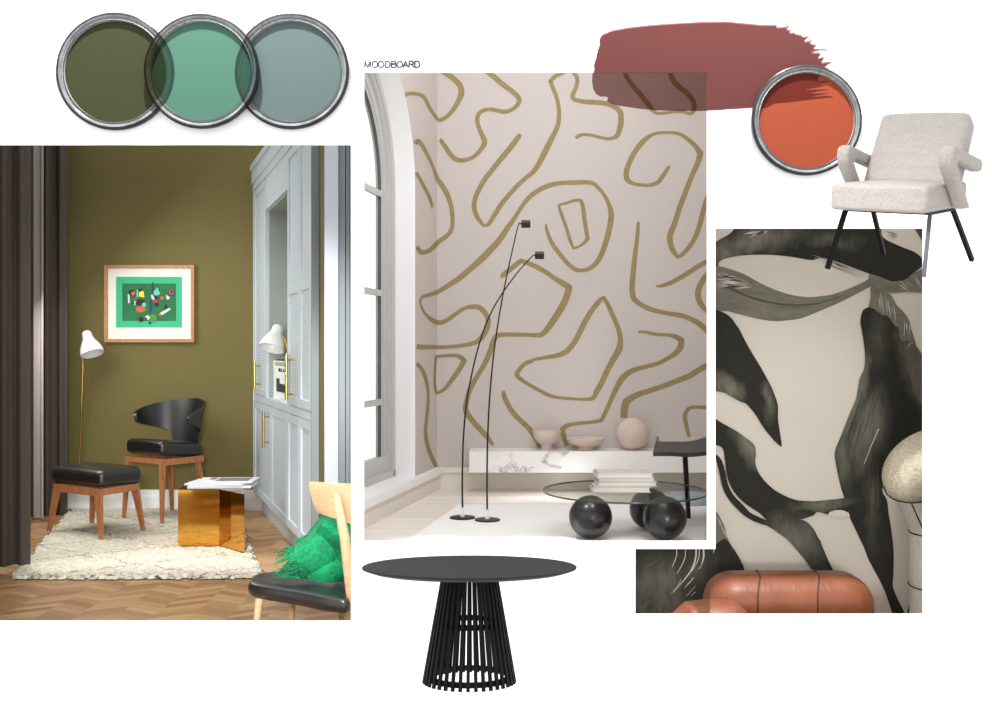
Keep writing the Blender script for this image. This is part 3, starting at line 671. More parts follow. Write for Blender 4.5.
AC = {'o': (206, 82, 46), 'y': (232, 214, 50), 'b': (22, 60, 92), 'k': (18, 26, 26), 'w': (196, 204, 206), 't': (104, 190, 170), 'r': (178, 44, 38), 'g': (60, 140, 60)}
AM = {k_: plain('print_ink_' + n_, AC[k_], .7, var=.05) for k_, n_ in zip('oybkwtrg', ['orange', 'yellow', 'blue', 'black', 'pale', 'teal', 'red', 'green'])}
shp = [('k', [(236, 262), (270, 245), (300, 262), (290, 300), (250, 300)]), ('o', [(258, 268), (285, 258), (295, 275), (275, 297), (258, 288)]), ('w', [(232, 282), (246, 285), (248, 340), (262, 350), (235, 352)]),
       ('t', [(300, 250), (312, 248), (312, 305), (302, 308)]), ('k', [(318, 238), (350, 240), (345, 265), (318, 262)]), ('y', [(320, 268), (345, 255), (356, 262), (362, 308), (335, 304), (318, 298)]),
       ('k', [(292, 330), (330, 318), (368, 332), (362, 360), (310, 372), (290, 352)]), ('r', [(285, 325), (302, 322), (300, 345), (286, 350)]), ('b', [(248, 340), (280, 344), (292, 362), (255, 356)]), ('w', [(284, 336), (294, 338), (290, 370), (282, 368)]),
       ('o', [(296, 382), (330, 376), (376, 398), (358, 420), (318, 424), (298, 406)]), ('t', [(342, 356), (365, 346), (376, 362), (368, 384), (346, 382)]), ('b', [(400, 330), (424, 322), (426, 400), (412, 432), (398, 424)]),
       ('b', [(416, 206), (428, 200), (434, 250), (428, 290), (416, 262)]), ('t', [(432, 264), (462, 228), (472, 252), (486, 280), (462, 292), (438, 288)]), ('w', [(412, 292), (424, 284), (444, 318), (432, 330), (418, 316)]),
       ('k', [(436, 300), (462, 296), (470, 320), (442, 322)]), ('r', [(430, 326), (458, 322), (470, 342), (452, 356), (436, 344)]), ('k', [(440, 352), (468, 344), (474, 370), (456, 384), (442, 372)]), ('o', disc(500, 312, 14)),
       ('b', disc(572, 270, 27, 16)), ('o', disc(572, 268, 18, 14)), ('k', disc(574, 266, 11)), ('w', [(530, 286), (548, 298), (564, 306), (546, 328), (532, 312)]), ('k', [(508, 388), (536, 360), (544, 390), (520, 398)]),
       ('w', [(486, 426), (556, 388), (568, 402), (500, 446), (484, 440)]), ('o', [(470, 438), (484, 426), (494, 446), (480, 454)]), ('g', disc(430, 468, 30, 14)), ('k', disc(336, 480, 20, 12)), ('w', disc(386, 464, 18, 12)), ('y', disc(390, 456, 8)), ('b', disc(376, 472, 9)), ('k', disc(404, 506, 10)), ('k', [(424, 186), (430, 182), (432, 210), (426, 212)])]
groups_ = {}
for k_, po in shp: groups_.setdefault(k_, []).append(po)
b = MB(); slots = list(groups_)
for n_, (k_, po) in enumerate(shp):
    W = [at(98 + x / 7.8, 258 + y / 7.8, fy + .0155 - .0002 * n_) for x, y in po]
    b.add(W, [tuple(q) for q in tessellate_polygon([[Vector((p.x, p.z, 0)) for p in W]])], slots.index(k_))
b.build('abstract_shapes', [AM[k_] for k_ in slots], pn, recalc=False)

# ---- reading lamp
t = thing('floor_lamp', 'slim brass floor lamp with a white bell shade behind the footstool', 'lamp', fl1(77, 509))
c0 = at(86, 331, 10.25); bell(c0, at(93.5, 357, 10.18) - c0, .115, .26, 'lamp_shade', t)
b = MB(); b.tube([fl1(77, 509.5) + Vector((0, 0, .01)), at(80.5, 440, 10.4), at(83.2, 355, 10.3), at(83.6, 343, 10.28)], .010, 8); b.build('pole', M['brass'], t, smooth=True)
b = MB(); b.lathe([(0, .0), (.13, .0), (.13, .012), (0, .018)], 32, mat=Matrix.Translation(fl1(77, 509.5))); b.build('base', M['brass'], t, smooth=30)
b = MB(); b.beam(at(83.4, 345, 10.28), at(84.4, 341, 10.27), .03, .03); b.build('switch', M['lamp_white'], t)

# ---- rug
cr = [fl1(11, 580), fl1(263, 579.5), fl1(233, 509), fl1(73, 509)]
def rugf(u, v):
    a = cr[0].lerp(cr[1], u); c = cr[3].lerp(cr[2], u); p = a.lerp(c, v); e = .02
    fu = min(u, 1 - u); fv = min(v, 1 - v)
    p = p + Vector((random.uniform(-e, e) * (1.6 if fu < .01 or fv < .02 else .3), random.uniform(-e, e) * (1.6 if fu < .01 or fv < .02 else .3), 0))
    p.z = F1 + (.008 if fu < 1e-6 or fv < 1e-6 else .028 + random.uniform(-.006, .006)); return p
b = MB(); nu, nv = 150, 110
vs = [rugf(i / nu, j / nv) for i in range(nu + 1) for j in range(nv + 1)]
b.add(vs, [(i * (nv + 1) + j, (i + 1) * (nv + 1) + j, (i + 1) * (nv + 1) + j + 1, i * (nv + 1) + j + 1) for i in range(nu) for j in range(nv)])
ru = tag(b.build('rug', M['rug'], recalc=False, smooth=True), 'shaggy cream rug with dark diamond lines under the chair and stool', 'rug')
RZ = F1 + .035

# ---- footstool
def stool():
    Fp, Lp, Rp = Vector((-3.422, 8.70, RZ)), Vector((-4.083, 9.11, RZ)), Vector((-3.205, 9.12, RZ)); Bp = Lp + Rp - Fp
    ctr = (Fp + Bp) / 2; ztop = .555
    t = thing('footstool', 'low black leather footstool on splayed walnut legs, nearest the curtains', 'footstool', (ctr.x, ctr.y, RZ))
    ins = lambda p, k: ctr.lerp(Vector((p.x, p.y, ctr.z)), k)
    q = {n: ins(p, .86) for n, p in zip('FLRB', (Fp, Lp, Rp, Bp))}
    for n, p in zip('FLRB', (Fp, Lp, Rp, Bp)):
        tp = q[n].copy(); tp.z = ztop
        b = MB(); dr = (Vector((ctr.x, ctr.y, 0)) - Vector((p.x, p.y, 0))).normalized()
        e1 = (Lp - Fp).normalized(); e2 = (Rp - Fp).normalized()
        s1 = e1 if (p - ctr).dot(e1) < 0 else -e1
        b.hexa([p + Vector(o_) for o_ in ((0, 0, 0),)] * 0 + [p - e2 * .012, p + s1 * .04 - e2 * .012, p + s1 * .04 + e2 * .012, p + e2 * .012,
                tp - e2 * .014, tp + s1 * .10 - e2 * .014, tp + s1 * .10 + e2 * .014, tp + e2 * .014])
        b.build('leg', M['walnut'], t)
    b = MB()
    for a, c in (('F', 'L'), ('R', 'B')): b.beam(q[a] * 1 + Vector((0, 0, ztop - .035 - q[a].z)), q[c] + Vector((0, 0, ztop - .035 - q[c].z)), .035, .07)
    for a, c in (('F', 'R'), ('L', 'B')): b.beam(q[a] + Vector((0, 0, ztop - .03 - q[a].z)), q[c] + Vector((0, 0, ztop - .03 - q[c].z)), .03, .06)
    b.build('frame', M['walnut'], t)
    e1 = (Lp - Fp); an = math.atan2(e1.y, e1.x); mt = Matrix.Translation((ctr.x, ctr.y, 0)) @ Matrix.Rotation(an, 4, 'Z')
    l1, l2 = e1.length * .93 / 2, (Rp - Fp).length * .96 / 2
    b = MB(); b.rbox((-l1, -l2, ztop + .004), (l1, l2, ztop + .155), .055, 5, mat=mt, warp=lambda c: (c.x, c.y, c.z + (.02 * (1 - (c.x / l1) ** 2) * (1 - (c.y / l2) ** 2) if c.z > ztop + .1 else 0)))
    b.build('cushion', M['leather'], t, smooth=60)
stool()

# ---- wing-backed black chair
def wing():
    ctr = Vector((-3.26, 9.905, RZ)); t = thing('side_chair', 'black leather chair with wide wing-like back beside the gold cube table', 'chair', ctr)
    t.rotation_euler.z = R_(-33); sz = .60
    b = MB(); b.rbox((-.275, -.285, sz), (.275, .24, sz + .14), .05, 5, warp=lambda c: (c.x * (1 - .12 * max(0, c.y) / .24), c.y, c.z + (.015 * (1 - (c.x / .28) ** 2) if c.z > sz + .08 else 0) - .03 * (c.y / .24)))
    sh = b.build('seat', M['leather'], t, smooth=60, world=False)
    for x, y, tx, ty in ((-.285, -.285, -.255, -.255), (.285, -.285, .25, -.255), (-.27, .28, -.2, .2), (.27, .28, .2, .2)):
        b = MB(); b.beam((x, y, 0), (tx, ty, sz - .01), .028, .028, .05, .045, up=(0, 1, 0)); b.build('leg', M['walnut'], t, world=False)
    b = MB()
    for x in (-.25, .25): b.beam((x, -.28, sz - .03), (x, .23, sz - .035), .045, .06)
    b.beam((-.25, -.255, sz - .025), (.25, -.255, sz - .025), .04, .045); b.beam((-.25, .2, sz - .03), (.25, .2, sz - .03), .04, .05)
    b.build('frame', M['walnut'], t, world=False)
    z_s, z_t = sz + .10, 1.275 - RZ
    def sh_(u, v):
        ph = (-130 + (130 + 98) * u); a = abs(ph) / 128; lim = 130 if ph < 0 else 98; k = abs(ph) / lim
        q_ = min(1, max(0, (abs(ph) - 34) / 14)); lo = z_s + .115 * q_ * q_ * (3 - 2 * q_) + .115 * max(0, (abs(ph) - 40) / (lim - 40)) ** .8
        hi = z_t - (.135 if ph < 0 else .16) * k ** 1.6
        if k > .9: m_ = (lo + hi) / 2; f = math.sqrt(max(0, 1 - ((k - .9) / .1) ** 2)) * .45 + .55; lo = m_ + (lo - m_) * f; hi = m_ + (hi - m_) * f
        z = lo + (hi - lo) * v; R = (.285 + .10 * (z - z_s) / (z_t - z_s)); p = R_(ph)
        return (R * 1.0 * math.sin(p), .02 + R * .92 * math.cos(p), z)
    b = MB(); b.shell(sh_, 60, 12, .028); b.build('backrest', M['leather'], t, smooth=70, world=False)
wing()

# ---- mirrored gold cube
t = thing('side_table', 'faceted mirror-gold cube side table carrying magazines', 'side table', fl1(210, 552))
g0, g1, g2 = fl1(178, 550), fl1(219.5, 550), fl1(244.5, 557)
pl = [(g0.x, g0.y), (g1.x, g1.y), (g2.x, g2.y), (-.2530 * (g2.y + .36), g2.y + .36), (-.262 * (g1.y + .46), g1.y + .46), (g0.x - .02, g0.y + .46)]
gz = ZC - (490 - 351) * g0.y / 1000
b = MB(); b.prism(pl, RZ + .002, gz); b.build('body', M['gold'], t)
b = MB(); b.prism(pl, gz, gz + .006); b.build('top', plain('dark_gold_top', (120, 96, 52), .12, .8), t)
zc = gz + .006
cx, cy = (g0.x + g2.x) / 2 - .01, g0.y + .2
for n_, (lab, w_, d_, h_, a_, dx, dy) in enumerate((('lowest of the white magazines on the gold cube', .53, .33, .022, 3, .02, .0), ('white magazine in the middle of the pile on the gold cube', .50, .32, .018, -5, -.01, .0), ('topmost magazine on the gold cube, open grey photo on its cover', .49, .32, .014, 2, .05, .02))):
    mt = Matrix.Translation((cx + dx, cy + dy, zc)) @ Matrix.Rotation(R_(a_), 4, 'Z')
    t = thing('magazine', lab, 'magazine', (cx, cy, zc), group='magazines on the gold cube')
    b = MB(); b.rbox((-w_ / 2, -d_ / 2, .0003), (w_ / 2, d_ / 2, h_), .004, 2, mat=mt); b.build('pages', M['paper'], t)
    if n_ == 2:
        b = MB(); b.box((-.08, -d_ / 2 + .06, h_), (w_ / 2 - .05, d_ / 2 - .04, h_ + .001), mat=mt); b.box((-.16, .0, h_), (-.10, d_ / 2 - .03, h_ + .001), mat=mt); b.build('cover_photo', M['paper_grey'], t)
    zc += h_

# ---- oak chair in the near corner with the green throw
CY = 5.3; SZ = ZC - (578 - 351) * .00575 + .0
t = thing('oak_chair', 'pale oak chair with black leather seat in the near corner', 'chair', at(320, 640, 5.45))
def ap(x, y, d): return at(x, y, d)
b = MB()
def seatf(u, v):
    a = ap(249, 584, 5.55).lerp(ap(300, 612, 5.16), v); c = ap(356, 577, 5.75).lerp(ap(372, 640, 5.12), v); return a.lerp(c, u)
top = [ap(250, 583, 5.62), ap(262, 578.5, 5.78), ap(330, 578, 5.92), ap(351, 580, 5.9), ap(351, 622, 5.2), ap(335, 622, 5.14), ap(300, 607, 5.28), ap(262, 596, 5.42), ap(249, 590, 5.52)]
zt = sum(p.z for p in top) / len(top); ol = crom([(p.x, p.y) for p in top], True, 5)
zt = ZC - .227 * 5.62
cc = Vector((sum(p[0] for p in ol) / len(ol), sum(p[1] for p in ol) / len(ol)))
def rl(k, z): return [(cc.x + (x - cc.x) * k, cc.y + (y - cc.y) * k, z) for x, y in ol]
rings = [rl(.9, zt - .075), rl(.97, zt - .07), rl(1.0, zt - .05), rl(1.0, zt - .03), rl(.97, zt - .008), rl(.9, zt), rl(.6, zt + .004)]
n = len(ol); b.add([p for r_ in rings for p in r_], [(i * n + j, i * n + (j + 1) % n, (i + 1) * n + (j + 1) % n, (i + 1) * n + j) for i in range(len(rings) - 1) for j in range(n)] + [tuple(range(n))[::-1], tuple((len(rings) - 1) * n + j for j in range(n))])
b.build('seat', M['leather'], t, smooth=60)
def tapered(p, q, r0, r1, nm): b = MB(); b.tube([p, p.lerp(q, .5), q], [r0, (r0 + r1) / 2, r1], 14); return b.build(nm, M['oak'], t, smooth=50)
lx = at(259.5, 600, 5.42); tapered(Vector((lx.x, lx.y, zt - .07)), Vector((lx.x - .03, lx.y - .03, F1)), .022, .014, 'leg')
l2 = at(341, 612, 5.85); tapered(Vector((l2.x, l2.y, zt - .07)), Vector((l2.x, l2.y + .03, F1)), .022, .014, 'leg')
tapered(Vector((lx.x + .12, lx.y + .3, zt - .07)), Vector((lx.x + .1, lx.y + .34, F1)), .022, .014, 'leg')
# rear post and board of the back
pa, pb, pc = at(337, 497, 5.34), at(345, 540, 5.28), at(352, 605, 5.2)
b = MB(); b.tube([at(335.5, 494, 5.345), pa, pb, pc, Vector((pc.x + .005, pc.y, F1))], [.010, .022, .027, .026, .018], 16, mat=None); b.build('back_post', M['oak'], t, smooth=50)
def bk(u, v):
    x = 310.5 + 44 * u; yt = 481.5 + 2.5 * u; yb_ = 511 + 13 * u
    xs_ = x + (8 - 8 * (1 - v)) * (1 - u) * .8 if False else x
    cut = (1 - u) ** 3 * 5
    y = yb_ + (yt - yb_) * v; d = 5.52 - .16 * u - .10 * math.sin(PI * u) * .3
    xx = x + (1 - v) * 8 * (1 - u) + cut * (abs(v - .5) * 2) ** 4 * .4
    return at(xx, y, d)
b = MB(); b.shell(bk, 24, 10, .02); b.build('back_board', M['oak'], t, smooth=60)
# throw: draped folds lying on the seat against the back
def thr(u, v):
    # u along from fringe (left) to the back, v from lower edge to ridge
    lowx, lowy = 300 + 52 * u, 579 - 1.0 * u
    top_ = [(300, 545), (312, 538), (328, 519), (340, 515), (352, 512)]
    q = u * 4; i = min(3, int(q)); f = q - i; tx = top_[i][0] + (top_[i + 1][0] - top_[i][0]) * f; ty = top_[i][1] + (top_[i + 1][1] - top_[i][1]) * f
    d = 5.50 + .16 * v - .05 * math.sin(PI * v) + .012 * math.sin(9 * u + 4 * v) + .008 * math.sin(17 * v - 5 * u)
    return at(lowx + (tx - lowx) * v, lowy + (ty - lowy) * v, d)
th = MB(); th.shell(thr, 30, 24, .05)
tw = thing('throw_blanket', 'fringed emerald green mohair throw draped on the oak chair', 'blanket', at(325, 579, 5.6))
th.build('cloth', M['throw'], tw, smooth=80)
b = MB()
for i in range(46):
    v = i / 45; s0 = thr(0.02, v * .98); sx = 496 + 1000 * s0.x / s0.y; sy = 351 - 1000 * (s0.z - ZC) / s0.y
    ln = random.uniform(16, 30); dy = random.uniform(2, 14) * (1.2 - v * .4)
    e = at(sx - ln * .95, min(sy + dy, 577.5), s0.y - .02 + random.uniform(-.03, .03)); m1 = at(sx - ln * .5, min(sy + dy * .2, 577), s0.y - .03)
    b.tube([s0, m1, e], [.0045, .004, .0022], 5)
b.build('fringe', M['throw'], tw, smooth=True)

# ================================================================ ARCHED-WINDOW ROOM (middle picture)
F2 = .66; B2 = 8.0
def fl2(x, y): d = (ZC - F2) / ((y - 351) / 1000); return Vector(((x - 496) * d / 1000, d, F2))
fx = [(-.80, 5.70), (1.215, 5.70), (1.70, 8.02), (-.52, 8.02), (-.88, 6.15), (-.83, 6.1)]
b = MB(); b.prism(fx, F2 - .02, F2); struct(b.build('floor_boards', M['pale_floor']))
# white carpet
wr = [fl2(407, 541.5), fl2(459, 505.3), fl2(706, 505.3), Vector((1.190, 5.705, F2)), Vector((-.60, 5.705, F2))]
b = MB(); b.prism([(p.x, p.y) for p in wr], F2 + .0005, F2 + .006); tag(b.build('carpet', M['white_rug']), 'flat white carpet under the two arc lamps and the glass table', 'carpet')
FR = F2 + .0065
# walls: the left one holds the arched window
SW = Vector((-.2087, -.978)); NW = Vector((-.978, .2087)); W0 = Vector((-.472, 8.0))     # along the wall towards the viewer; outwards
WN = Vector((NW.x, NW.y, 0))
def lw(s_, o_, z): p = W0 + SW * s_ + NW * o_; return Vector((p.x, p.y, z))
SJ = .613; AR = .93; ZS = .832; ZA = 2.95; TOP = 4.5; SEND = 1.86
def arch(bi, n=20, tmax=90, k0=0):          # opening edge, inset by bi, from the sill up and round
    pts = [(SJ + bi, ZS + k0), (SJ + bi, ZA)]
    R = AR - bi
    pts += [(SJ + AR - R * math.cos(R_(tmax * i / n)), ZA + R * math.sin(R_(tmax * i / n))) for i in range(1, n + 1)]
    return pts
ao = arch(0, 24, 132)
ao = [p for p in ao if p[0] < SEND] 
def left_wall_ribbons(): return []
wb = MB()
# wall face with the opening cut out, and its thickness as reveal
face = [(0, F2), (SJ, F2)] + [(SJ, ZS)]
lowv = [(0, F2), (SEND, F2), (SEND, ZS), (0, ZS)]
wb.add([lw(s_, 0, z) for s_, z in lowv], [(0, 1, 2, 3)]); wb.add([lw(s_, .12, z) for s_, z in lowv], [(3, 2, 1, 0)])
pil = [(0, ZS), (SJ, ZS), (SJ, ZA), (0, ZA)]
wb.add([lw(s_, 0, z) for s_, z in pil], [(0, 1, 2, 3)]); wb.add([lw(s_, .12, z) for s_, z in pil], [(3, 2, 1, 0)])
ap_ = [p for p in arch(0, 24, 88)][1:]
top = [(0, ZA)] + ap_ + [(SEND, ZA + AR * .98), (SEND, TOP), (0, TOP)]
tri = tessellate_polygon([[Vector((x, y, 0)) for x, y in top]])
wb.add([lw(s_, 0, z) for s_, z in top], [tuple(t_) for t_ in tri]); wb.add([lw(s_, .12, z) for s_, z in top], [tuple(t_)[::-1] for t_ in tri])
# ochre line drawing of the wallpaper (centre lines in the photo's frame, with brush widths)
Q = 8.2667
def Z(ox, oy, pts): return [(ox + p[0] / Q, oy + p[1] / Q, p[2] / Q) if len(p) == 3 else (ox + p[0] / Q, oy + p[1] / Q, p[2] / Q, 'c') for p in pts]
LN = [
 Z(400, 70, [(330, 0, 34), (365, 22, 40), (430, 62, 46), (490, 120, 48), (508, 175, 50), (495, 230, 46), (455, 305, 38), (400, 375, 34), (355, 405, 32), (322, 413, 30), (285, 375, 28), (240, 305, 28), (208, 240, 30), (175, 208, 32), (120, 195, 30), (70, 197, 32), (20, 212, 36)]),
 Z(400, 70, [(700, 0, 40), (760, 42, 44), (850, 118, 44), (930, 180, 42), (975, 222, 40), (985, 262, 38), (950, 310, 34), (900, 338, 34), (850, 345, 36), (790, 332, 32), (740, 325, 30), (690, 335, 32), (652, 362, 36), (638, 410, 36), (650, 470, 36), (680, 540, 40), (700, 595, 44), (680, 640, 40), (640, 690, 34), (590, 728, 32), (530, 745, 34), (475, 742, 38), (430, 712, 40), (385, 650, 38), (340, 585, 34), (330, 575, 20)]),
 Z(500, 70, [(170, 530, 20), (155, 550, 40), (110, 610, 46), (60, 672, 46), (0, 745, 44), (-60, 820, 42), (-130, 910, 42), (-180, 1000, 40), (-210, 1080, 40), (-212, 1150, 40), (-185, 1220, 36), (-140, 1280, 28), (-120, 1286, 24), (-90, 1268, 34), (-40, 1190, 40), (10, 1110, 40), (60, 1050, 38), (130, 970, 38), (210, 895, 36), (280, 835, 40), (330, 760, 46), (385, 650, 50), (430, 560, 44), (470, 480, 40), (488, 400, 36), (485, 310, 34), (465, 220, 34), (430, 130, 34), (418, 90, 38, 'c'), (460, 50, 34), (510, 30, 26), (540, 20, 20)]),
 Z(500, 70, [(600, 20, 24), (628, 45, 34), (640, 90, 34), (628, 145, 34), (602, 205, 38), (605, 235, 36), (640, 252, 34), (720, 265, 40), (800, 268, 40), (880, 278, 40), (950, 305, 42), (995, 350, 46), (1000, 420, 48), (988, 490, 46), (965, 545, 40), (910, 568, 28), (840, 560, 26), (760, 540, 26), (690, 534, 24), (650, 545, 30), (625, 562, 30)]),
 Z(590, 70, [(285, 0, 36), (300, 50, 40), (350, 125, 40), (420, 205, 42), (480, 280, 44), (520, 335, 36), (560, 358, 26), (620, 355, 24), (700, 345, 24), (770, 345, 26), (820, 362, 24), (850, 345, 36), (862, 300, 42), (840, 235, 44), (790, 180, 44), (720, 125, 44), (680, 70, 44), (660, 0, 42)]),
 Z(590, 140, [(662, 212, 18), (640, 240, 32), (600, 300, 36), (560, 350, 36), (500, 372, 30), (430, 372, 28), (360, 360, 30), (310, 330, 42), (300, 270, 46), (320, 200, 44), (370, 100, 44), (440, 10, 42), (530, -50, 26), (640, -62, 24), (740, -50, 28), (810, -5, 34), (870, 50, 40), (912, 110, 50, 'c'), (890, 190, 46), (840, 300, 42), (790, 430, 42), (740, 560, 44), (700, 690, 46), (670, 760, 48), (660, 820, 48), (680, 900, 44), (715, 955, 34), (740, 962, 30), (790, 920, 36), (850, 840, 38), (895, 740, 42), (930, 610, 42), (960, 500, 36), (985, 440, 30)]),
 Z(500, 140, [(380, 690, 10), (384, 730, 24), (405, 800, 30), (440, 870, 34), (500, 950, 34), (560, 1020, 36), (620, 1068, 36), (680, 1078, 32), (740, 1062, 34), (800, 1010, 40), (845, 930, 44), (885, 810, 46), (912, 690, 48), (918, 600, 46), (895, 520, 34), (850, 440, 30), (780, 365, 32), (720, 350, 36), (620, 352, 38), (500, 356, 34), (400, 378, 40), (320, 415, 40), (240, 475, 38), (180, 550, 34), (130, 630, 34), (60, 730, 44), (0, 820, 50), (-80, 910, 54), (-160, 990, 54), (-250, 1070, 48), (-340, 1145, 46), (-440, 1210, 40), (-520, 1258, 36), (-600, 1285, 30), (-645, 1300, 26), (-660, 1340, 20), (-645, 1390, 18), (-615, 1440, 22), (-560, 1490, 38), (-500, 1510, 40), (-440, 1490, 36), (-370, 1440, 32), (-290, 1390, 32), (-200, 1378, 40), (-150, 1400, 44), (-105, 1460, 42), (-100, 1520, 46), (-130, 1600, 46), (-180, 1660, 40), (-260, 1690, 34), (-420, 1710, 30), (-560, 1712, 34), (-690, 1706, 40), (-760, 1660, 38), (-810, 1570, 30), (-850, 1480, 24), (-880, 1390, 20)]),
 Z(500, 140, [(480, 540, 18), (550, 520, 22), (620, 500, 24), (670, 505, 30), (690, 580, 36, 'c'), (700, 670, 36), (722, 800, 34), (725, 818, 34, 'c'), (670, 870, 20), (608, 896, 20, 'c'), (580, 830, 28), (540, 700, 28), (500, 590, 28), (482, 540, 18)]),
 Z(400, 210, [(840, 560, 14), (850, 540, 40), (900, 500, 42), (960, 450, 40), (1000, 420, 38, 'c'), (1060, 440, 38), (1130, 470, 38), (1200, 510, 38), (1280, 565, 40), (1400, 640, 54, 'c'), (1360, 760, 56), (1290, 880, 54), (1220, 980, 50), (1170, 1030, 40), (1130, 1035, 36), (1050, 1032, 32), (950, 1030, 36), (860, 1030, 36), (800, 1040, 42), (770, 1090, 46), (745, 1170, 46), (700, 1270, 42), (640, 1370, 40), (580, 1480, 42), (550, 1580, 42), (545, 1660, 48), (590, 1730, 46), (650, 1800, 46), (720, 1875, 40), (770, 1945, 20)]),
 Z(400, 280, [(-5, -150, 24), (20, -130, 26)]) if False else Z(400, 140, [(100, 50, 30), (130, 20, 38), (150, 8, 38, 'c'), (180, 40, 36), (230, 130, 28), (270, 215, 26), (305, 310, 34), (350, 380, 44), (395, 460, 40), (425, 560, 36), (435, 660, 34), (428, 730, 34), (390, 790, 36), (320, 840, 38), (260, 900, 38), (215, 925, 36), (170, 925, 40), (140, 880, 34), (120, 840, 30)]),
 Z(400, 140, [(115, 230, 28), (140, 280, 28), (190, 370, 28), (240, 470, 28), (262, 530, 24), (262, 565, 10)]),
 Z(400, 350, [(110, 100, 36), (150, 125, 34), (190, 180, 34), (220, 270, 30), (232, 370, 24), (228, 480, 26), (215, 600, 28), (210, 680, 32), (222, 770, 34), (250, 860, 34), (290, 945, 34), (300, 965, 30)]),
 Z(400, 350, [(290, 55, 22), (370, 48, 26), (450, 44, 30), (500, 60, 38), (530, 88, 44, 'c'), (490, 160, 42), (430, 245, 38), (370, 320, 30), (305, 358, 22, 'c'), (292, 330, 20), (285, 250, 18), (290, 140, 20), (295, 58, 22)]),
 Z(500, 280, [(270, 660, 24), (380, 640, 30), (480, 622, 38), (550, 590, 46), (610, 520, 46), (660, 430, 46), (700, 350, 48), (760, 250, 44), (820, 175, 40), (856, 145, 30, 'c'), (890, 200, 36), (940, 310, 38), (980, 410, 40), (995, 490, 44), (985, 570, 56), (940, 650, 50), (890, 740, 48), (840, 850, 46), (800, 920, 46), (770, 975, 36), (700, 987, 24), (600, 982, 24), (480, 972, 26), (400, 950, 30), (320, 910, 30), (240, 865, 28), (165, 815, 34), (140, 780, 40), (160, 740, 36), (210, 690, 34), (270, 668, 32)]),
 Z(500, 350, [(30, 335, 20), (32, 370, 40), (55, 430, 40), (100, 510, 42), (160, 575, 42), (240, 650, 44), (300, 740, 42), (340, 820, 40)]),
 Z(590, 210, [(398, 95, 14), (398, 120, 28), (390, 230, 32), (375, 350, 38), (362, 470, 42), (350, 600, 46), (350, 680, 46), (365, 735, 46), (420, 780, 40), (500, 820, 40), (620, 850, 36), (740, 870, 40), (830, 900, 40), (910, 945, 46), (985, 1020, 44)]),
 Z(590, 210, [(545, 630, 16), (600, 625, 28), (680, 595, 36), (780, 540, 40), (880, 475, 40), (985, 415, 36)]),
 Z(590, 210, [(985, 510, 40), (940, 570, 46), (900, 650, 50), (895, 720, 50), (925, 790, 44), (985, 850, 36)]),
 Z(590, 280, [(398, 430, 18), (450, 430, 26), (550, 450, 28), (650, 455, 28), (710, 470, 40), (757, 500, 52, 'c'), (745, 560, 52), (700, 610, 44), (640, 650, 36), (560, 690, 34), (480, 712, 36), (400, 732, 38), (330, 760, 46), (270, 810, 52), (220, 890, 44), (170, 1000, 38), (130, 1090, 36), (95, 1160, 34, 'c'), (10, 1175, 28), (-100, 1185, 30), (-180, 1200, 36), (-230, 1235, 46, 'c'), (-215, 1300, 40), (-190, 1370, 40)]),
 Z(590, 350, [(985, 120, 50), (900, 165, 48), (820, 215, 48), (720, 255, 44), (600, 300, 42), (480, 340, 44), (380, 375, 48), (300, 425, 60, 'c'), (285, 480, 62), (280, 560, 58)]),
 Z(590, 350, [(985, 478, 28), (900, 472, 28), (830, 478, 30), (795, 510, 34), (785, 560, 36), (800, 640, 34), (820, 720, 30)]),
 [(657.5, 436, 2), (657.5, 440, 4), (658, 445, 4)],
]
lwp = Vector((W0.x, W0.y, 0))
quadsL = []; quadsB = []
CX = 437.0
for st in LN:
    for qd in ribbon(st, 6):
        mx = sum(p[0] for p in qd) / 4
        if max(p[0] for p in qd) < 400 or min(p[0] for p in qd) > 709 or min(p[1] for p in qd) > 480: continue
        if min(p[0] for p in qd) < CX: quadsL.append(qd)
        if max(p[0] for p in qd) > CX: quadsB.append(qd)
def arch_px_ok(p):                          # keep the drawing off the window opening
    rel = Vector((p.x, p.y)) - W0; s_ = rel.dot(SW)
    if s_ < SJ - .002 and p.z > F2: return True
    if p.z > ZA: return (s_ - SJ - AR) ** 2 + (p.z - ZA) ** 2 > AR ** 2
    return False
for qd in quadsL:
    P = [on_plane(min(x, CX + .1), y, lwp, WN) for x, y in qd]
    if all(arch_px_ok(p) for p in P): wb.add([p - WN * .0012 for p in P], [(0, 1, 2, 3)], 1)
struct(wb.build('wall_left', [M['wallpaper'], M['ochre']], recalc=False))
b = MB(); b.box((-.50, B2, F2), (1.72, B2 + .05, TOP))
for i_, qd in enumerate(quadsB):
    b.add([on_plane(max(x, CX), y, (0, B2 - .0012 - (i_ % 9) * .00012, 0), Vector((0, 1, 0))) for x, y in qd], [(0, 1, 2, 3)], 1)
struct(b.build('wall_back', [M['wallpaper'], M['ochre']], recalc=False))
b = MB(); qq = [Vector((1.078, 5.02)), Vector((1.2225, 5.70)), Vector((1.715, 8.0))]
for (q0, q1), zb in zip(zip(qq, qq[1:]), (.80, F2 - .02)):
    b.hexa([(q0.x, q0.y, zb), (q0.x + .02, q0.y, zb), (q1.x + .02, q1.y, zb), (q1.x, q1.y, zb), (q0.x, q0.y, TOP), (q0.x + .02, q0.y, TOP), (q1.x + .02, q1.y, TOP), (q1.x, q1.y, TOP)])
struct(b.build('wall_right', M['wallpaper']))
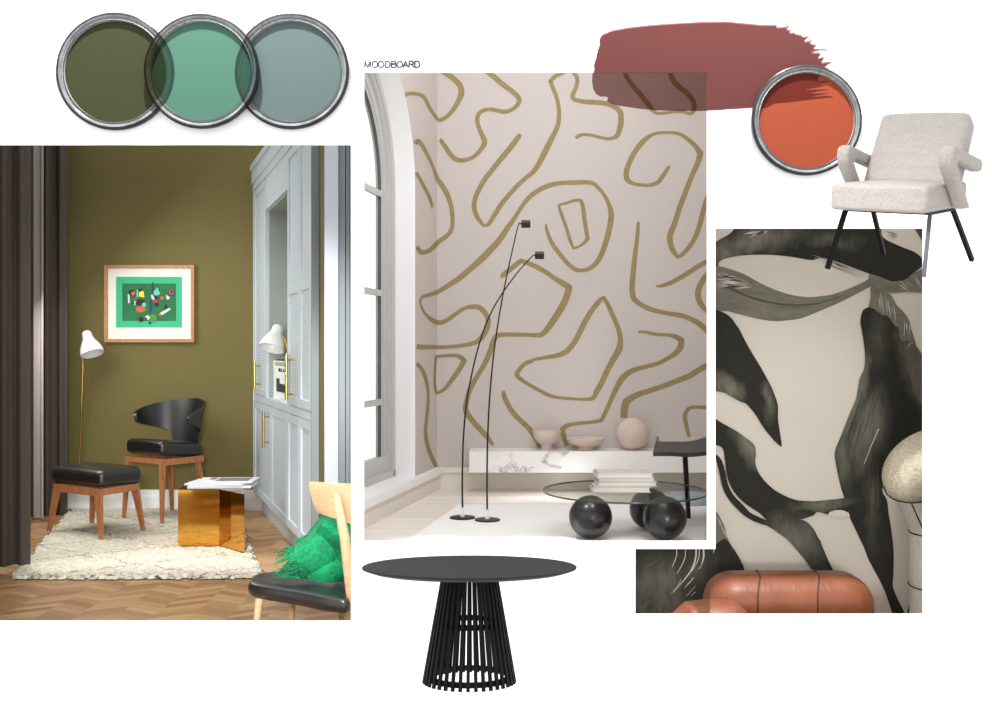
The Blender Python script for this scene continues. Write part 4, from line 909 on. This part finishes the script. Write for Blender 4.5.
# reveal, sill, frame, sashes, glass
b = MB(); pr_ = arch(0, 24, 60)
for (s0, z0), (s1, z1) in zip(pr_, pr_[1:]): b.add([lw(s0, -.001, z0), lw(s0, .16, z0), lw(s1, .16, z1), lw(s1, -.001, z1)], [(0, 1, 2, 3)])
for (s0, z0), (s1, z1) in zip(pr_, pr_[1:]): b.add([lw(s0 - .004, -.001, z0), lw(s0 - .004, .16, z0), lw(s1 - .004, .16, z1), lw(s1 - .004, -.001, z1)], [(3, 2, 1, 0)])
struct(b.build('trim_2', M['white_trim'], recalc=False))
def lbox(b, s0, s1, o0, o1, z0, z1, m=0):
    return b.hexa([lw(s0, o0, z0), lw(s1, o0, z0), lw(s1, o1, z0), lw(s0, o1, z0), lw(s0, o0, z1), lw(s1, o0, z1), lw(s1, o1, z1), lw(s0, o1, z1)], m)
def sweep(b, i0, i1, o0, o1, k0=0, tmax=66):
    A_, B_ = arch(i0, 16, tmax, k0), arch(i1, 16, tmax, k0)
    vs = []
    for (sa, za), (sb, zb) in zip(A_, B_): vs += [lw(sa, o0, za), lw(sa, o1, za), lw(sb, o1, zb), lw(sb, o0, zb)]
    n = len(A_); return b.add(vs, [(i * 4 + j, i * 4 + (j + 1) % 4, i * 4 + 4 + (j + 1) % 4, i * 4 + 4 + j) for i in range(n - 1) for j in range(4)] + [(3, 2, 1, 0), ((n - 1) * 4, (n - 1) * 4 + 1, (n - 1) * 4 + 2, (n - 1) * 4 + 3)])
win = thing('window_1', 'tall arched window', 'window', lw(SJ, .15, ZS)); win['kind'] = 'structure'; del win['label']; del win['category']
SL = .62
b = MB(); sweep(b, 0, .05, .15, .20); sweep(b, .05, .085, .165, .22); lbox(b, SJ, SJ + SL, .15, .22, ZS, ZS + .05); b.build('window_frame', M['grey_sash'], win, smooth=30)
b = MB(); sweep(b, .085, .15, .19, .235, .05); sweep(b, .15, .19, .20, .24, .05); lbox(b, SJ + .08, SJ + SL, .18, .235, ZS + .05, ZS + .16)
for z in (2.90, 2.18, 1.39): lbox(b, SJ + .18, SJ + SL, .195, .22, z - .022, z + .022)
b.build('sash', M['grey_sash'], win, smooth=30)
b = MB(); sweep(b, .188, .193, .198, .222, .15); b.build('gasket', plain('dark_gasket', (104, 106, 108), .6), win, smooth=30)
b = MB(); b.add([lw(SJ + .19, .21, ZS + .15), lw(SJ + SL, .21, ZS + .15), lw(SJ + SL, .21, 3.75), lw(SJ + .45, .21, 3.6), lw(SJ + .27, .21, 3.3), lw(SJ + .19, .21, ZA)], [(0, 1, 2, 3, 4, 5)]); b.build('pane', M['glass'], win, recalc=False)
b = MB(); lbox(b, .03, SEND - .02, .0, .16, ZS - .03, ZS); lbox(b, -.0, SEND - .02, -.045, -.0, ZS - .055, ZS - .0); struct(b.build('trim_3', M['white_trim']))
b = MB(); lbox(b, .0, SEND - .02, -.03, 0, F2, ZS - .055); lbox(b, .0, SEND - .02, -.036, 0, F2, F2 + .085); struct(b.build('baseboard_left', M['cream_trim']))
b = MB(); b.box((-.47, B2 - .03, F2), (1.70, B2, F2 + .13)); b.box((-.47, B2 - .045, F2 + .13), (1.70, B2, F2 + .17)); struct(b.build('baseboard_back', M['cream_trim']))

# ---- marble ledge and what stands on it
b = MB(); mx0 = (469 - 496) * 7.7 / 1000; b.rbox((mx0, 7.70, .822), (1.635, B2 - .002, .986), .004, 2)
tag(b.build('wall_shelf', M['marble']), 'long floating white marble ledge under the line-drawn wallpaper', 'shelf')
SH = .987
def pot(px, d, prof, nm, lab, cat, n=48):
    c = at(px, 449, d); t = tag(MB().lathe(prof, n, mat=Matrix.Translation((c.x, d, SH))).build(nm, M['clay'], smooth=50), lab, cat); return t
k_ = 7.85 / 1000
pot(546.7, 7.85, [(0, 0), (6.0 * k_, 0), (6.2 * k_, .6 * k_), (5.4 * k_, 2.2 * k_), (5.8 * k_, 4.8 * k_), (9 * k_, 7.2 * k_), (12.6 * k_, 11.0 * k_), (13.9 * k_, 16 * k_), (14.1 * k_, 19.3 * k_), (13.6 * k_, 19.5 * k_), (12.6 * k_, 17 * k_), (9 * k_, 10.5 * k_), (0, 8 * k_)], 'footed_bowl', 'deep blush footed bowl, first from the lamps on the marble ledge', 'bowl')
pot(585.5, 7.84, [(0, 0), (8.6 * k_, 0), (8.8 * k_, .7 * k_), (8.0 * k_, 2.6 * k_), (10 * k_, 4 * k_), (15 * k_, 6 * k_), (18.6 * k_, 9.6 * k_), (19.3 * k_, 11.6 * k_), (18.6 * k_, 11.9 * k_), (14 * k_, 8 * k_), (0, 6 * k_)], 'shallow_bowl', 'wide shallow blush bowl in the middle of the marble ledge', 'bowl')
r_ = 16.2 * k_
pot(632.7, 7.84, [(5 * k_, 0)] + [(r_ * math.sin(a), r_ * .97 - r_ * math.cos(a)) for a in [R_(20 + 7.3 * i) for i in range(20)]] + [(3 * k_, 2 * r_ * .975), (2.6 * k_, 2 * r_ * .93)], 'round_vase', 'round blush clay vase on the marble ledge', 'vase')

# ---- arc lamps
def arc(base, pts, head, lab, d0, d1):
    c = at(*base, (ZC - FR) / ((base[1] - 351) / 1000)); t = thing('arc_lamp', lab, 'lamp', (c.x, c.y, FR), group='pair of black arc lamps')
    k = c.y / 1000
    MB().lathe([(0, 0), (12.8 * k, 0), (12.8 * k, .006), (12 * k, .009), (0, .009)], 48, mat=Matrix.Translation((c.x, c.y, FR))).build('base', M['black_metal'], t, smooth=30)
    MB().lathe([(2.2 * k, .009), (2.4 * k, .022), (1.2 * k, .034), (.6 * k, .045), (.6 * k, .07), (0, .07)], 24, mat=Matrix.Translation((c.x, c.y, FR))).build('socket', M['white_trim'], t, smooth=40)
    cc_ = crom(pts, False, 8); n = len(cc_); pp = [at(x, y, d0 + (d1 - d0) * i / (n - 1)) for i, (x, y) in enumerate(cc_)]
    b = MB(); b.tube(pp, [.0062 - .0030 * i / (n - 1) for i in range(n)], 8); b.build('stem', M['black_metal'], t, smooth=True)
    h_ = at(*head, d1); b = MB(); q = 3.9 * d1 / 1000
    b.tube([h_ - Vector((q * 1.15, 0, 0)), h_ + Vector((q * 1.15, 0, 0))], q, 20); b.build('lamp_head', M['black_metal'], t, smooth=40)
    b = MB(); b.tube([pp[-1], h_ - Vector((q * 1.1, 0, 0))], .005, 8); b.build('joint', M['black_metal'], t, smooth=True)
arc((462.5, 518), [(462.5, 508), (462.3, 480), (463.3, 440), (466.3, 405), (471, 378), (477, 352), (484.5, 328), (494, 307), (505.3, 289), (518, 272), (532, 256.5), (534, 255.3)], (539.5, 255.3), 'black arc lamp whose stem bows and leans over, nearer the window', 6.587, 6.2)
arc((487.4, 520.3), [(487.2, 510), (487, 480), (487.6, 440), (489.5, 400), (493, 360), (497.3, 328), (502.5, 297), (508, 270), (514, 243), (518.5, 224.5), (520.5, 223.6)], (525.8, 224), 'taller straighter black arc lamp, farther from the window', 6.48, 6.3)

# ---- glass coffee table on three stone balls
RB = .1255
t = thing('coffee_table', 'round smoked-glass coffee table resting on three black balls', 'coffee table', (.770, 5.98, FR))
ZG = FR + 2 * RB
for px, d in ((590.5, 5.835), (664.8, 5.80), (650, 6.13)):
    b = MB(); b.sphere(((px - 496) * d / 1000, d, FR + RB), RB, 48, 32); b.build('ball_foot', M['black_gloss'], t, smooth=True)
gc = (.770, 5.98, ZG); RG = .488
b = MB(); b.lathe([(0, .0005), (RG - .001, .0005), (RG, .003), (RG, .009), (RG - .001, .0115), (0, .0115)], 128, mat=Matrix.Translation(gc)); b.build('glass_top', [M['glass_top']], t, smooth=30)
b = MB(); b.lathe([(RG + .0005, .0015), (RG + .0015, .005), (RG + .0005, .0105)], 128, mat=Matrix.Translation(gc), cap=False); b.build('glass_edge', plain('dark_glass_edge', (38, 44, 42), .2), t, smooth=60)
ZT2 = ZG + .012
def book(x0, x1, y1, hpx, d, dep, a, lab):
    global ZT2
    k = d / 1000; w_ = (x1 - x0) * k; cx_ = ((x0 + x1) / 2 - 496) * k; hh = hpx * k
    t = thing('book', lab, 'book', (cx_, d + dep / 2, ZT2), group='books stacked on the glass table')
    mt = Matrix.Translation((cx_, d + dep / 2, ZT2)) @ Matrix.Rotation(R_(a), 4, 'Z')
    b = MB(); b.box((-w_ / 2, -dep / 2, 0), (w_ / 2, dep / 2, .004), mat=mt); b.box((-w_ / 2, -dep / 2, hh - .004), (w_ / 2, dep / 2, hh - .0003), mat=mt); b.box((-w_ / 2 - .001, -dep / 2, .0), (-w_ / 2 + .006, dep / 2, hh - .0003), mat=mt); b.build('cover', M['book_cover'], t)
    b = MB(); b.box((-w_ / 2 + .006, -dep / 2 + .006, .004), (w_ / 2 - .008, dep / 2 - .006, hh - .004), mat=mt); b.build('pages', M['book_page'], t)
    ZT2 += hh
book(593, 651, 497, 5.6, 5.86, .20, -1, 'lowest book under the pale stack, jutting towards the window')
book(598, 657, 491, 4.6, 5.88, .19, 1.5, 'second book up, its end jutting towards the black chair')
book(599, 655, 487, 3.8, 5.88, .19, -1, 'thin book third up in the pale stack')
book(597, 653.5, 482, 5.4, 5.87, .20, 1, 'thick book topmost of the pale stack on the glass table')

# ---- black chair with a plank arm, cut by the picture's edge
t = thing('lounge_chair', 'black wooden chair with a broad plank arm on one upright post', 'chair', (1.26, 6.55, FR))
def plank(u, v):
    x = 655.5 + 52 * u; y = 441.5 - 9.0 * max(0, u - .55) ** 1.6 * 2.0 + v * (10.5 + 4.0 * u - 1.5 * math.sin(PI * u)) ; d = 6.75 - .62 * v
    return at(x - 2.5 * v * (1 - u), y, d)
b = MB(); b.shell(plank, 24, 6, lambda u, v: .026); b.build('arm_plank', M['charcoal_wood'], t, smooth=40)
b = MB(); p0 = fl2(688.5, 519); b.beam((p0.x, p0.y, FR), (p0.x - .025, p0.y - .0, ZC - .103 * 6.45), .026, .03, .030, .034); b.build('leg', M['black_metal'], t)
t = fl2(712, 503); b = MB(); b.lathe([(0, 0), (.15, 0), (.165, .02), (.165, .05), (.15, .07), (0, .075)], 48, mat=Matrix.Translation((1.37, 7.2, F2 + .0005)))
tag(b.build('floor_cushion', M['pale_blue'], smooth=50), 'round pale blue floor cushion behind the black chair leg', 'cushion')

# ================================================================ MURAL ROOM (right picture)
WY = 6.0
b = MB(); 
def gw(x0, x1, z0, z1): b.box((x0, WY, z0), (x1, WY + .05, z1), 0)
gw(1.292, 3.05, 0, 2.75); gw(.80, 1.292, 0, .635)
sc7 = 7.018
O7 = dict(A=(713, 225), B=(815, 225), C=(713, 320), D=(815, 320), E=(713, 415), F=(815, 415), G=(713, 515), H=(815, 515))
def K(k, *pts): ox, oy = O7[k]; return [(ox + p[0] / sc7, oy + p[1] / sc7) + tuple(p[2:]) for p in pts]
def KI(*pts): return [(630 + p[0] / 7.63, 540 + p[1] / 7.63) + tuple(p[2:]) for p in pts]
lay = [0]
def paint(poly, m, smooth=True):
    lay[0] += 1
    pp = crom(poly, True, 4) if smooth else poly
    W = [on_plane(x, y, (0, WY - .0005 * lay[0], 0), Vector((0, 1, 0))) for x, y in pp]
    W = [p for p in W]
    b.add(W, [tuple(q) for q in tessellate_polygon([[Vector((p.x, p.z, 0)) for p in W]])], m)
def pstroke(pts, m, k=5, up=True):
    if up: lay[0] += 1
    for qd in ribbon(pts, k):
        b.add([on_plane(x, y, (0, WY - .0005 * lay[0], 0), Vector((0, 1, 0))) for x, y in qd], [(0, 1, 2, 3)], m)
def streaks(a0, a1, b0, b1, n, m, w=.5, jit=2.0, seed=1):  # dry-brush hairs from segment a0-a1 to segment b0-b1
    rg = random.Random(seed); lay[0] += 1
    for i in range(n):
        f = rg.random(); g = min(1, max(0, f + rg.uniform(-.08, .08)))
        x0, y0 = a0[0] + (a1[0] - a0[0]) * f, a0[1] + (a1[1] - a0[1]) * f; x1, y1 = b0[0] + (b1[0] - b0[0]) * g, b0[1] + (b1[1] - b0[1]) * g
        s0, s1 = rg.uniform(0, .5), rg.uniform(.5, 1)
        p = (x0 + (x1 - x0) * s0, y0 + (y1 - y0) * s0); q = (x0 + (x1 - x0) * s1, y0 + (y1 - y0) * s1)
        ww = w * rg.uniform(.5, 1.4)
        pstroke([(p[0], p[1], .1), ((p[0] + q[0]) / 2, (p[1] + q[1]) / 2 + rg.uniform(-.4, .4), ww), (q[0], q[1], .1)], m, 3, up=False)
G0, INK, I2, I3, I4 = 0, 1, 2, 3, 4
# leaf blade under the first mass
paint(K('A', (-20, 296), (14, 286), (60, 292), (130, 312), (220, 345), (300, 390), (390, 435), (480, 470), (560, 492), (650, 505), (730, 503)) + K('B', (40, 498), (110, 490), (240, 445), (340, 400), (400, 372), (470, 375), (440, 410), (390, 432), (300, 480), (160, 550), (20, 610)) +
      K('A', (700, 625), (620, 655), (520, 670), (430, 675), (320, 660), (200, 632), (100, 605), (-20, 580)), I3)
pstroke(K('A', (40, 415, 3), (110, 440, 10), (200, 482, 14), (300, 518, 14), (420, 548, 14), (560, 562, 11), (700, 556, 9)) + K('B', (60, 540, 6), (180, 500, 4)) if False else [(x, y, w_ / 7) for x, y, w_ in K('A', (40, 415, 3), (110, 440, 10), (200, 482, 14), (300, 518, 14), (420, 548, 14), (560, 562, 11), (700, 556, 9)) + K('B', (60, 540, 6), (180, 500, 4))], I2)
# first mass along the upper edge
paint(K('A', (-20, 165), (30, 112), (110, 66), (150, 24), (160, -30)) + K('B', (462, -30), (466, 24), (482, 90), (600, 150), (700, 190), (757, 242), (752, 290), (700, 330), (640, 380), (545, 396), (460, 365), (380, 342), (200, 275), (60, 232)) +
      K('A', (690, 246), (560, 225), (440, 212), (330, 208), (200, 215), (90, 236), (42, 262), (40, 280), (-20, 300)), INK)
streaks(K('A', (190, 70))[0], K('A', (250, 100))[0], K('A', (360, 25))[0], K('A', (400, 50))[0], 16, G0, .7, seed=3)
streaks(K('A', (14, 315))[0], K('A', (14, 445))[0], K('A', (240, 390))[0], K('A', (300, 440))[0], 34, G0, .8, seed=4)
streaks(K('A', (690, 205))[0], K('A', (720, 245))[0], K('B', (390, 350))[0], K('B', (360, 385))[0], 22, G0, .6, seed=5)
streaks(K('B', (480, 95))[0], K('B', (480, 30))[0], K('B', (600, 110))[0], K('B', (600, 60))[0], 10, I4, .35, seed=6)
paint(K('B', (700, 10), (790, 10), (790, 150), (757, 115), (735, 80)), I2)
# fluttering tail
paint(K('B', (385, 345), (460, 365), (545, 396), (640, 380), (700, 330), (790, 318), (790, 462), (640, 470), (535, 478), (480, 450), (430, 430), (385, 432), (375, 395)), I3)
streaks(K('B', (560, 400))[0], K('B', (700, 340))[0], K('B', (640, 470))[0], K('B', (757, 440))[0], 9, G0, .5, seed=8)
paint(K('B', (396, 430), (470, 448), (530, 488), (575, 565), (612, 600), (658, 665), (672, 720)) + K('D', (690, 110), (705, 175), (640, 160), (598, 140), (584, 60), (560, 20)) + K('B', (510, 645), (430, 612), (378, 592), (392, 500)), I3)
streaks(K('B', (430, 440))[0], K('B', (560, 520))[0], K('B', (450, 600))[0], K('D', (600, 100))[0], 12, G0, .7, seed=9)
streaks(K('B', (610, 600))[0], K('B', (665, 680))[0], K('D', (600, 130))[0], K('D', (670, 110))[0], 8, G0, .6, seed=10)
paint(K('D', (690, 165), (757, 248), (800, 300), (800, 620), (757, 600), (700, 520), (650, 340), (636, 230)), I4)
streaks(K('D', (650, 230))[0], K('D', (740, 270))[0], K('D', (700, 500))[0], K('D', (757, 420))[0], 16, I3, .35, seed=11)
# great upright leaf
paint(K('B', (320, 700), (322, 650), (340, 596), (395, 580), (470, 630), (510, 640), (560, 700)) + K('D', (586, 60), (602, 142), (660, 148), (638, 230), (652, 340), (682, 450), (702, 520), (757, 600), (800, 640)) + K('F', (800, 200), (640, 260), (520, 420), (470, 520), (505, 600), (516, 690)) +
      K('H', (535, 100), (552, 260), (550, 420), (546, 500), (580, 590), (640, 720), (560, 720), (500, 560), (460, 470), (380, 320), (340, 220), (250, 30)) + K('F', (232, 670), (208, 590), (180, 500), (150, 360), (140, 260), (182, 150), (240, 0)) + K('D', (290, 545), (312, 420), (345, 340), (350, 230), (330, 80)), INK)
paint(K('H', (505, 552), (545, 550), (580, 600), (634, 720), (565, 720)), INK)
streaks(K('F', (380, 360))[0], K('F', (470, 280))[0], K('F', (380, 680))[0], K('F', (480, 680))[0], 14, I4, .5, seed=12)
streaks(K('D', (400, 480))[0], K('D', (480, 480))[0], K('F', (200, 420))[0], K('F', (330, 330))[0], 26, I3, .6, seed=13)
streaks(K('D', (330, 500))[0], K('D', (400, 500))[0], K('F', (170, 300))[0], K('F', (230, 400))[0], 14, I2, .9, seed=33)
pstroke([(815 + 447 / sc7, 415 + 98 / sc7, .9), (815 + 400 / sc7, 415 + 205 / sc7, .8), (815 + 346 / sc7, 415 + 342 / sc7, .6)], G0)
# drooping leaf at the edge
paint(K('A', (-30, 590), (30, 600), (90, 622), (135, 660), (165, 705)) + K('C', (182, 60), (250, 190), (340, 340), (410, 470), (445, 560), (456, 610), (457, 700)) + K('E', (468, 110), (482, 205), (474, 220), (430, 180), (360, 95), (300, 0)) + K('C', (280, 640), (232, 588), (190, 572), (90, 515), (-30, 430)), INK)
# long S-shaped sweep
paint(K('E', (-30, 0), (14, 24), (70, 60), (160, 110), (230, 160), (288, 208), (302, 270), (298, 340), (330, 420), (400, 500), (480, 555), (580, 596), (690, 606), (760, 602)) + K('F', (60, 600), (150, 592), (210, 590), (232, 672), (215, 695)) + K('H', (110, 0), (20, -20)) + K('G', (700, 5), (600, 38), (520, 58), (440, 64), (400, 60), (330, -10)) +
      K('E', (250, 640), (180, 580), (130, 510), (100, 430), (85, 320), (72, 242), (30, 212), (-30, 205)), INK)
pstroke([(x, y, w_) for x, y, w_ in K('E', (10, 270, 1), (42, 320, 5), (66, 400, 6), (88, 500, 6), (130, 580, 6.5), (200, 655, 7)) + K('G', (250, 0, 6), (320, 35, 6), (400, 62, 4.5), (470, 66, 3), (560, 50, 2))], INK)
paint(K('F', (95, 690), (130, 672), (190, 668), (236, 690), (236, 712), (160, 716), (110, 706)), G0)
paint(K('G', (370, 66), (440, 68), (520, 58), (630, 36), (700, 90), (742, 165), (790, 230)) + K('H', (40, 190), (90, 310), (140, 440)) + K('G', (740, 430), (650, 320), (540, 190), (440, 112)), INK)
paint(K('H', (640, 720), (660, 620), (722, 500), (724, 720)), INK, False)
# mass at the low left
paint([(625, 548, 'c'), (712, 548, 'c'), (712, 505, 'c')] + K('G', (14, -30), (40, 0), (80, 85), (112, 180), (160, 258), (200, 330), (222, 410), (240, 720)) + [(740, 625), (625, 625)], INK)
paint(K('G', (14, 0), (42, 10), (70, 80), (90, 150), (50, 180), (14, 190)), I3)
streaks(K('G', (20, 0))[0], K('G', (40, 10))[0], K('G', (90, 170))[0], K('G', (150, 260))[0], 8, G0, .5, seed=14)
pstroke([(630 + x / 7.63, 540 + y / 7.63, w_ / 7.63) for x, y, w_ in ((480, 60, 22), (470, 140, 26), (430, 240, 28), (360, 335, 28), (280, 420, 36), (250, 480, 40), (240, 600, 40))], INK)
for L_ in (((352, 60, 4), (355, 120, 6), (320, 210, 3)), ((425, 70, 4), (415, 150, 6), (360, 255, 3)), ((505, 65, 10), (498, 150, 12), (455, 250, 10), (330, 400, 4)), ((530, 65, 5), (520, 150, 6), (470, 240, 4)), ((560, 70, 10), (562, 130, 12), (545, 190, 4)),
           ((485, 285, 6), (450, 330, 7), (415, 365, 3)), ((500, 350, 4), (430, 430, 3)), ((390, 300, 3), (350, 370, 5), (310, 410, 2)), ((500, 395, 5), (465, 425, 2)), ((545, 195, 3), (525, 220, 7)), ((640, 70, 6), (638, 100, 3))):
    pstroke([(630 + x / 7.63, 540 + y / 7.63, w_ / 7.63) for x, y, w_ in L_], G0)
streaks(KI((60, 240))[0], KI((60, 560))[0], KI((260, 120))[0], KI((260, 420))[0], 14, I4, .7, seed=15)
struct(b.build('wall_mural', [M['mural'], M['ink'], M['ink2'], M['ink3'], M['ink4']], recalc=False))
b = MB(); b.box((.8, 5.02, -.05), (3.05, 6.05, 0)); struct(b.build('floor', M['pale_floor']))
b = MB(); b.box((3.0, 5.02, 0), (3.05, 6.0, 2.75)); struct(b.build('wall_right', M['mural']))

# ---- tan leather sofa
t = thing('sofa', 'puffy tan leather sofa in front of the ink-leaf mural', 'sofa', (1.65, 5.6, 0))
sd = 5.5
x0, x1 = (708.5 - 496) * sd / 1000, (876.5 - 496) * sd / 1000; zt = ZC - (571.5 - 351) * 5.62 / 1000
b = MB()
def puff(c):
    u = (c.x - x0) / (x1 - x0); e = min(u, 1 - u); w_ = .007 * math.sin(c.x * 60 + 3 * math.sin(c.z * 9)) * max(0, 1 - e * 9)
    g = 0
    return (c.x, c.y + (g + w_ if c.y < sd + .1 else 0), c.z - (g if c.z > .3 else 0))
b.rbox((x0, 5.40, .02), (x1, 5.80, zt), .165, 10, warp=puff); b.build('back_roll', M['tan'], t, smooth=80)
for q in (753, 812):
    b = MB(); xx = (q - 496) * sd / 1000; pts = []
    for a in [R_(-10 + 10 * i) for i in range(11)]:
        pts.append((xx + (.05 * math.sin(max(0, a)) ** 3), 5.40 + .165 - .167 * math.cos(a), zt - .165 + .166 * math.sin(a)))
    pts = [(pts[0][0], pts[0][1], .05)] + pts + [(pts[-1][0] + .01, 5.66, zt)]
    b.tube(pts, .0045, 8); b.build('seam', M['tan_seam'], t, smooth=True)
b = MB(); zt2 = ZC - (596.5 - 351) * 5.33 / 1000; a0, a1 = (664 - 496) * 5.25 / 1000, (752 - 496) * 5.25 / 1000
b.rbox((a0, 5.08, .02), (a1, 5.385, zt2), .12, 10, warp=lambda c: (c.x, c.y, c.z - .10 * max(0, (a0 + .20 - c.x) / .2) ** 2 * (c.z > .2) - .03 * max(0, (c.x - a1 + .15) / .15) ** 2 * (c.z > .2) + .004 * math.sin(c.x * 70) * (c.x < a0 + .2)))
b.build('arm', M['tan'], t, smooth=80)
b = MB(); b.rbox((a1 + .005, 5.06, .02), (x1 - .05, 5.385, .29), .09, 6); b.build('seat_cushion', M['tan'], t, smooth=80)

# ---- big woven lamp at the picture's edge
t = thing('woven_lamp', 'large woven oval-shaded lamp cut off by the picture edge', 'lamp', (2.5, 5.62, 0))
lc = at(927, 465.5, 5.45); b = MB()
mt = Matrix.Translation(lc) @ Matrix.Rotation(R_(38), 4, 'Y')
k = 5.45 / 1000
b.sphere((0, 0, 0), 1, 56, 36, sc=(33 * k, 34 * k, 47 * k), mat=Matrix.Translation(lc) @ Matrix.Rotation(R_(57), 4, 'Y')); b.build('shade', M['weave'], t, smooth=True)
rimp = [(883, 486), (887, 494.5), (892, 498.2), (897.6, 500.8), (905, 502.3), (912, 502.8), (923, 501.5), (935, 497.5)]
b = MB(); b.tube([at(x, y, 5.32) for x, y in rimp], .0042, 8); b.build('rim', M['black_metal'], t, smooth=True)
cx_ = (956 - 496) * 5.62 / 1000; kk_ = 5.62 / 1000; zz_ = lambda y: ZC - (y - 351) * kk_
b = MB(); b.lathe([(51 * kk_, zz_(500)), (48 * kk_, zz_(510)), (42 * kk_, zz_(524)), (38 * kk_, zz_(536)), (38 * kk_, 0)], 64, mat=Matrix.Translation((cx_, 5.70, 0)), cap=False); b.build('woven_body', M['weave_pale'], t, smooth=40)
for y in (535.5, 589.5):
    b = MB(); n = 64; b.tube([(cx_ + 38.6 * kk_ * math.cos(2 * PI * i / n), 5.70 + 38.6 * kk_ * math.sin(2 * PI * i / n), ZC - (y - 351) * 5.62 / 1000) for i in range(n + 1)], .004, 6); b.build('hoop', M['black_metal'], t, smooth=True)
b = MB(); b.tube([at(910.5, 501, 5.44), at(925, 534, 5.44)], .004, 8); b.build('strut', M['black_metal'], t, smooth=True)
#@@PART6














# ================================================================ CAMERA, SKY, LIGHT
cam = bpy.data.cameras.new('camera'); co = bpy.data.objects.new('camera', cam); C.objects.link(co)
co.location = (0, 0, ZC); co.rotation_euler = (PI / 2, 0, 0); cam.sensor_width = 36; cam.lens = 36 * 1000 / 992
cam.clip_end = 100; bpy.context.scene.camera = co
w = bpy.data.worlds.new('world'); bpy.context.scene.world = w; w.use_nodes = True
w.node_tree.nodes['Background'].inputs[0].default_value = (1, 1, 1, 1); w.node_tree.nodes['Background'].inputs[1].default_value = 1.3
def lamp(kind, name, loc, aim, e, size=.5, size2=None, color=(1, 1, 1), **kw):
    L = bpy.data.lights.new(name, kind); L.energy = e; L.color = color
    if kind == 'AREA':
        L.shape = 'RECTANGLE'; L.size = size; L.size_y = size2 or size
    if kind == 'SPOT':
        L.spot_size = kw['cone']; L.spot_blend = kw['blend']; L.shadow_soft_size = size
    o = bpy.data.objects.new(name, L); C.objects.link(o); o.location = loc
    o.rotation_euler = (Vector(aim) - Vector(loc)).to_track_quat('-Z', 'Y').to_euler(); return o
def added_spot(px, py, e, cone):
    a = at(px, py, 5.0); lamp('SPOT', 'added_spotlight', a + Vector((0, -.9, 2.6)), a, e, .07, cone=R_(cone), blend=.35)  # added lamps, to brighten tins and stroke and shade the rims
added_spot(203, 72, 1500, 46)
added_spot(738, 88, 1500, 40)
lamp('AREA', 'window_daylight', (-4.5, 8.9, 2.3), (-3.2, 8.9, 1.0), 90, 1.3, 2.6, (1, .98, .95))
lamp('SPOT', 'added_fill_light', (-1.0, 1.5, 2.0), (-3.1, 9.0, .55), 1120, .35, cone=R_(40), blend=.5)  # added fill through the opening into the olive room
lamp('AREA', 'added_overhead_fill', (.35, 5.5, 4.4), (.6, 8, .9), 24, 1.2, .8)  # added overhead light to brighten the wallpaper, no fitting there
lamp('SPOT', 'added_fill_light', (1.3, 1.2, .9), (1.72, 6, .8), 260, .3, cone=R_(32), blend=.5)  # added fill from before the board onto mural and sofa
lamp('SPOT', 'added_key_light', (-.9, 1.5, 4.6), (1.56, 3.9, 2.1), 700, .35, cone=R_(16), blend=.6)  # added light from the left to set off the armchair's sides
vs = bpy.context.scene.view_settings; vs.view_transform = 'Standard'; vs.look = 'None'; vs.gamma = 1; vs.exposure = 0; vs.use_curve_mapping = False
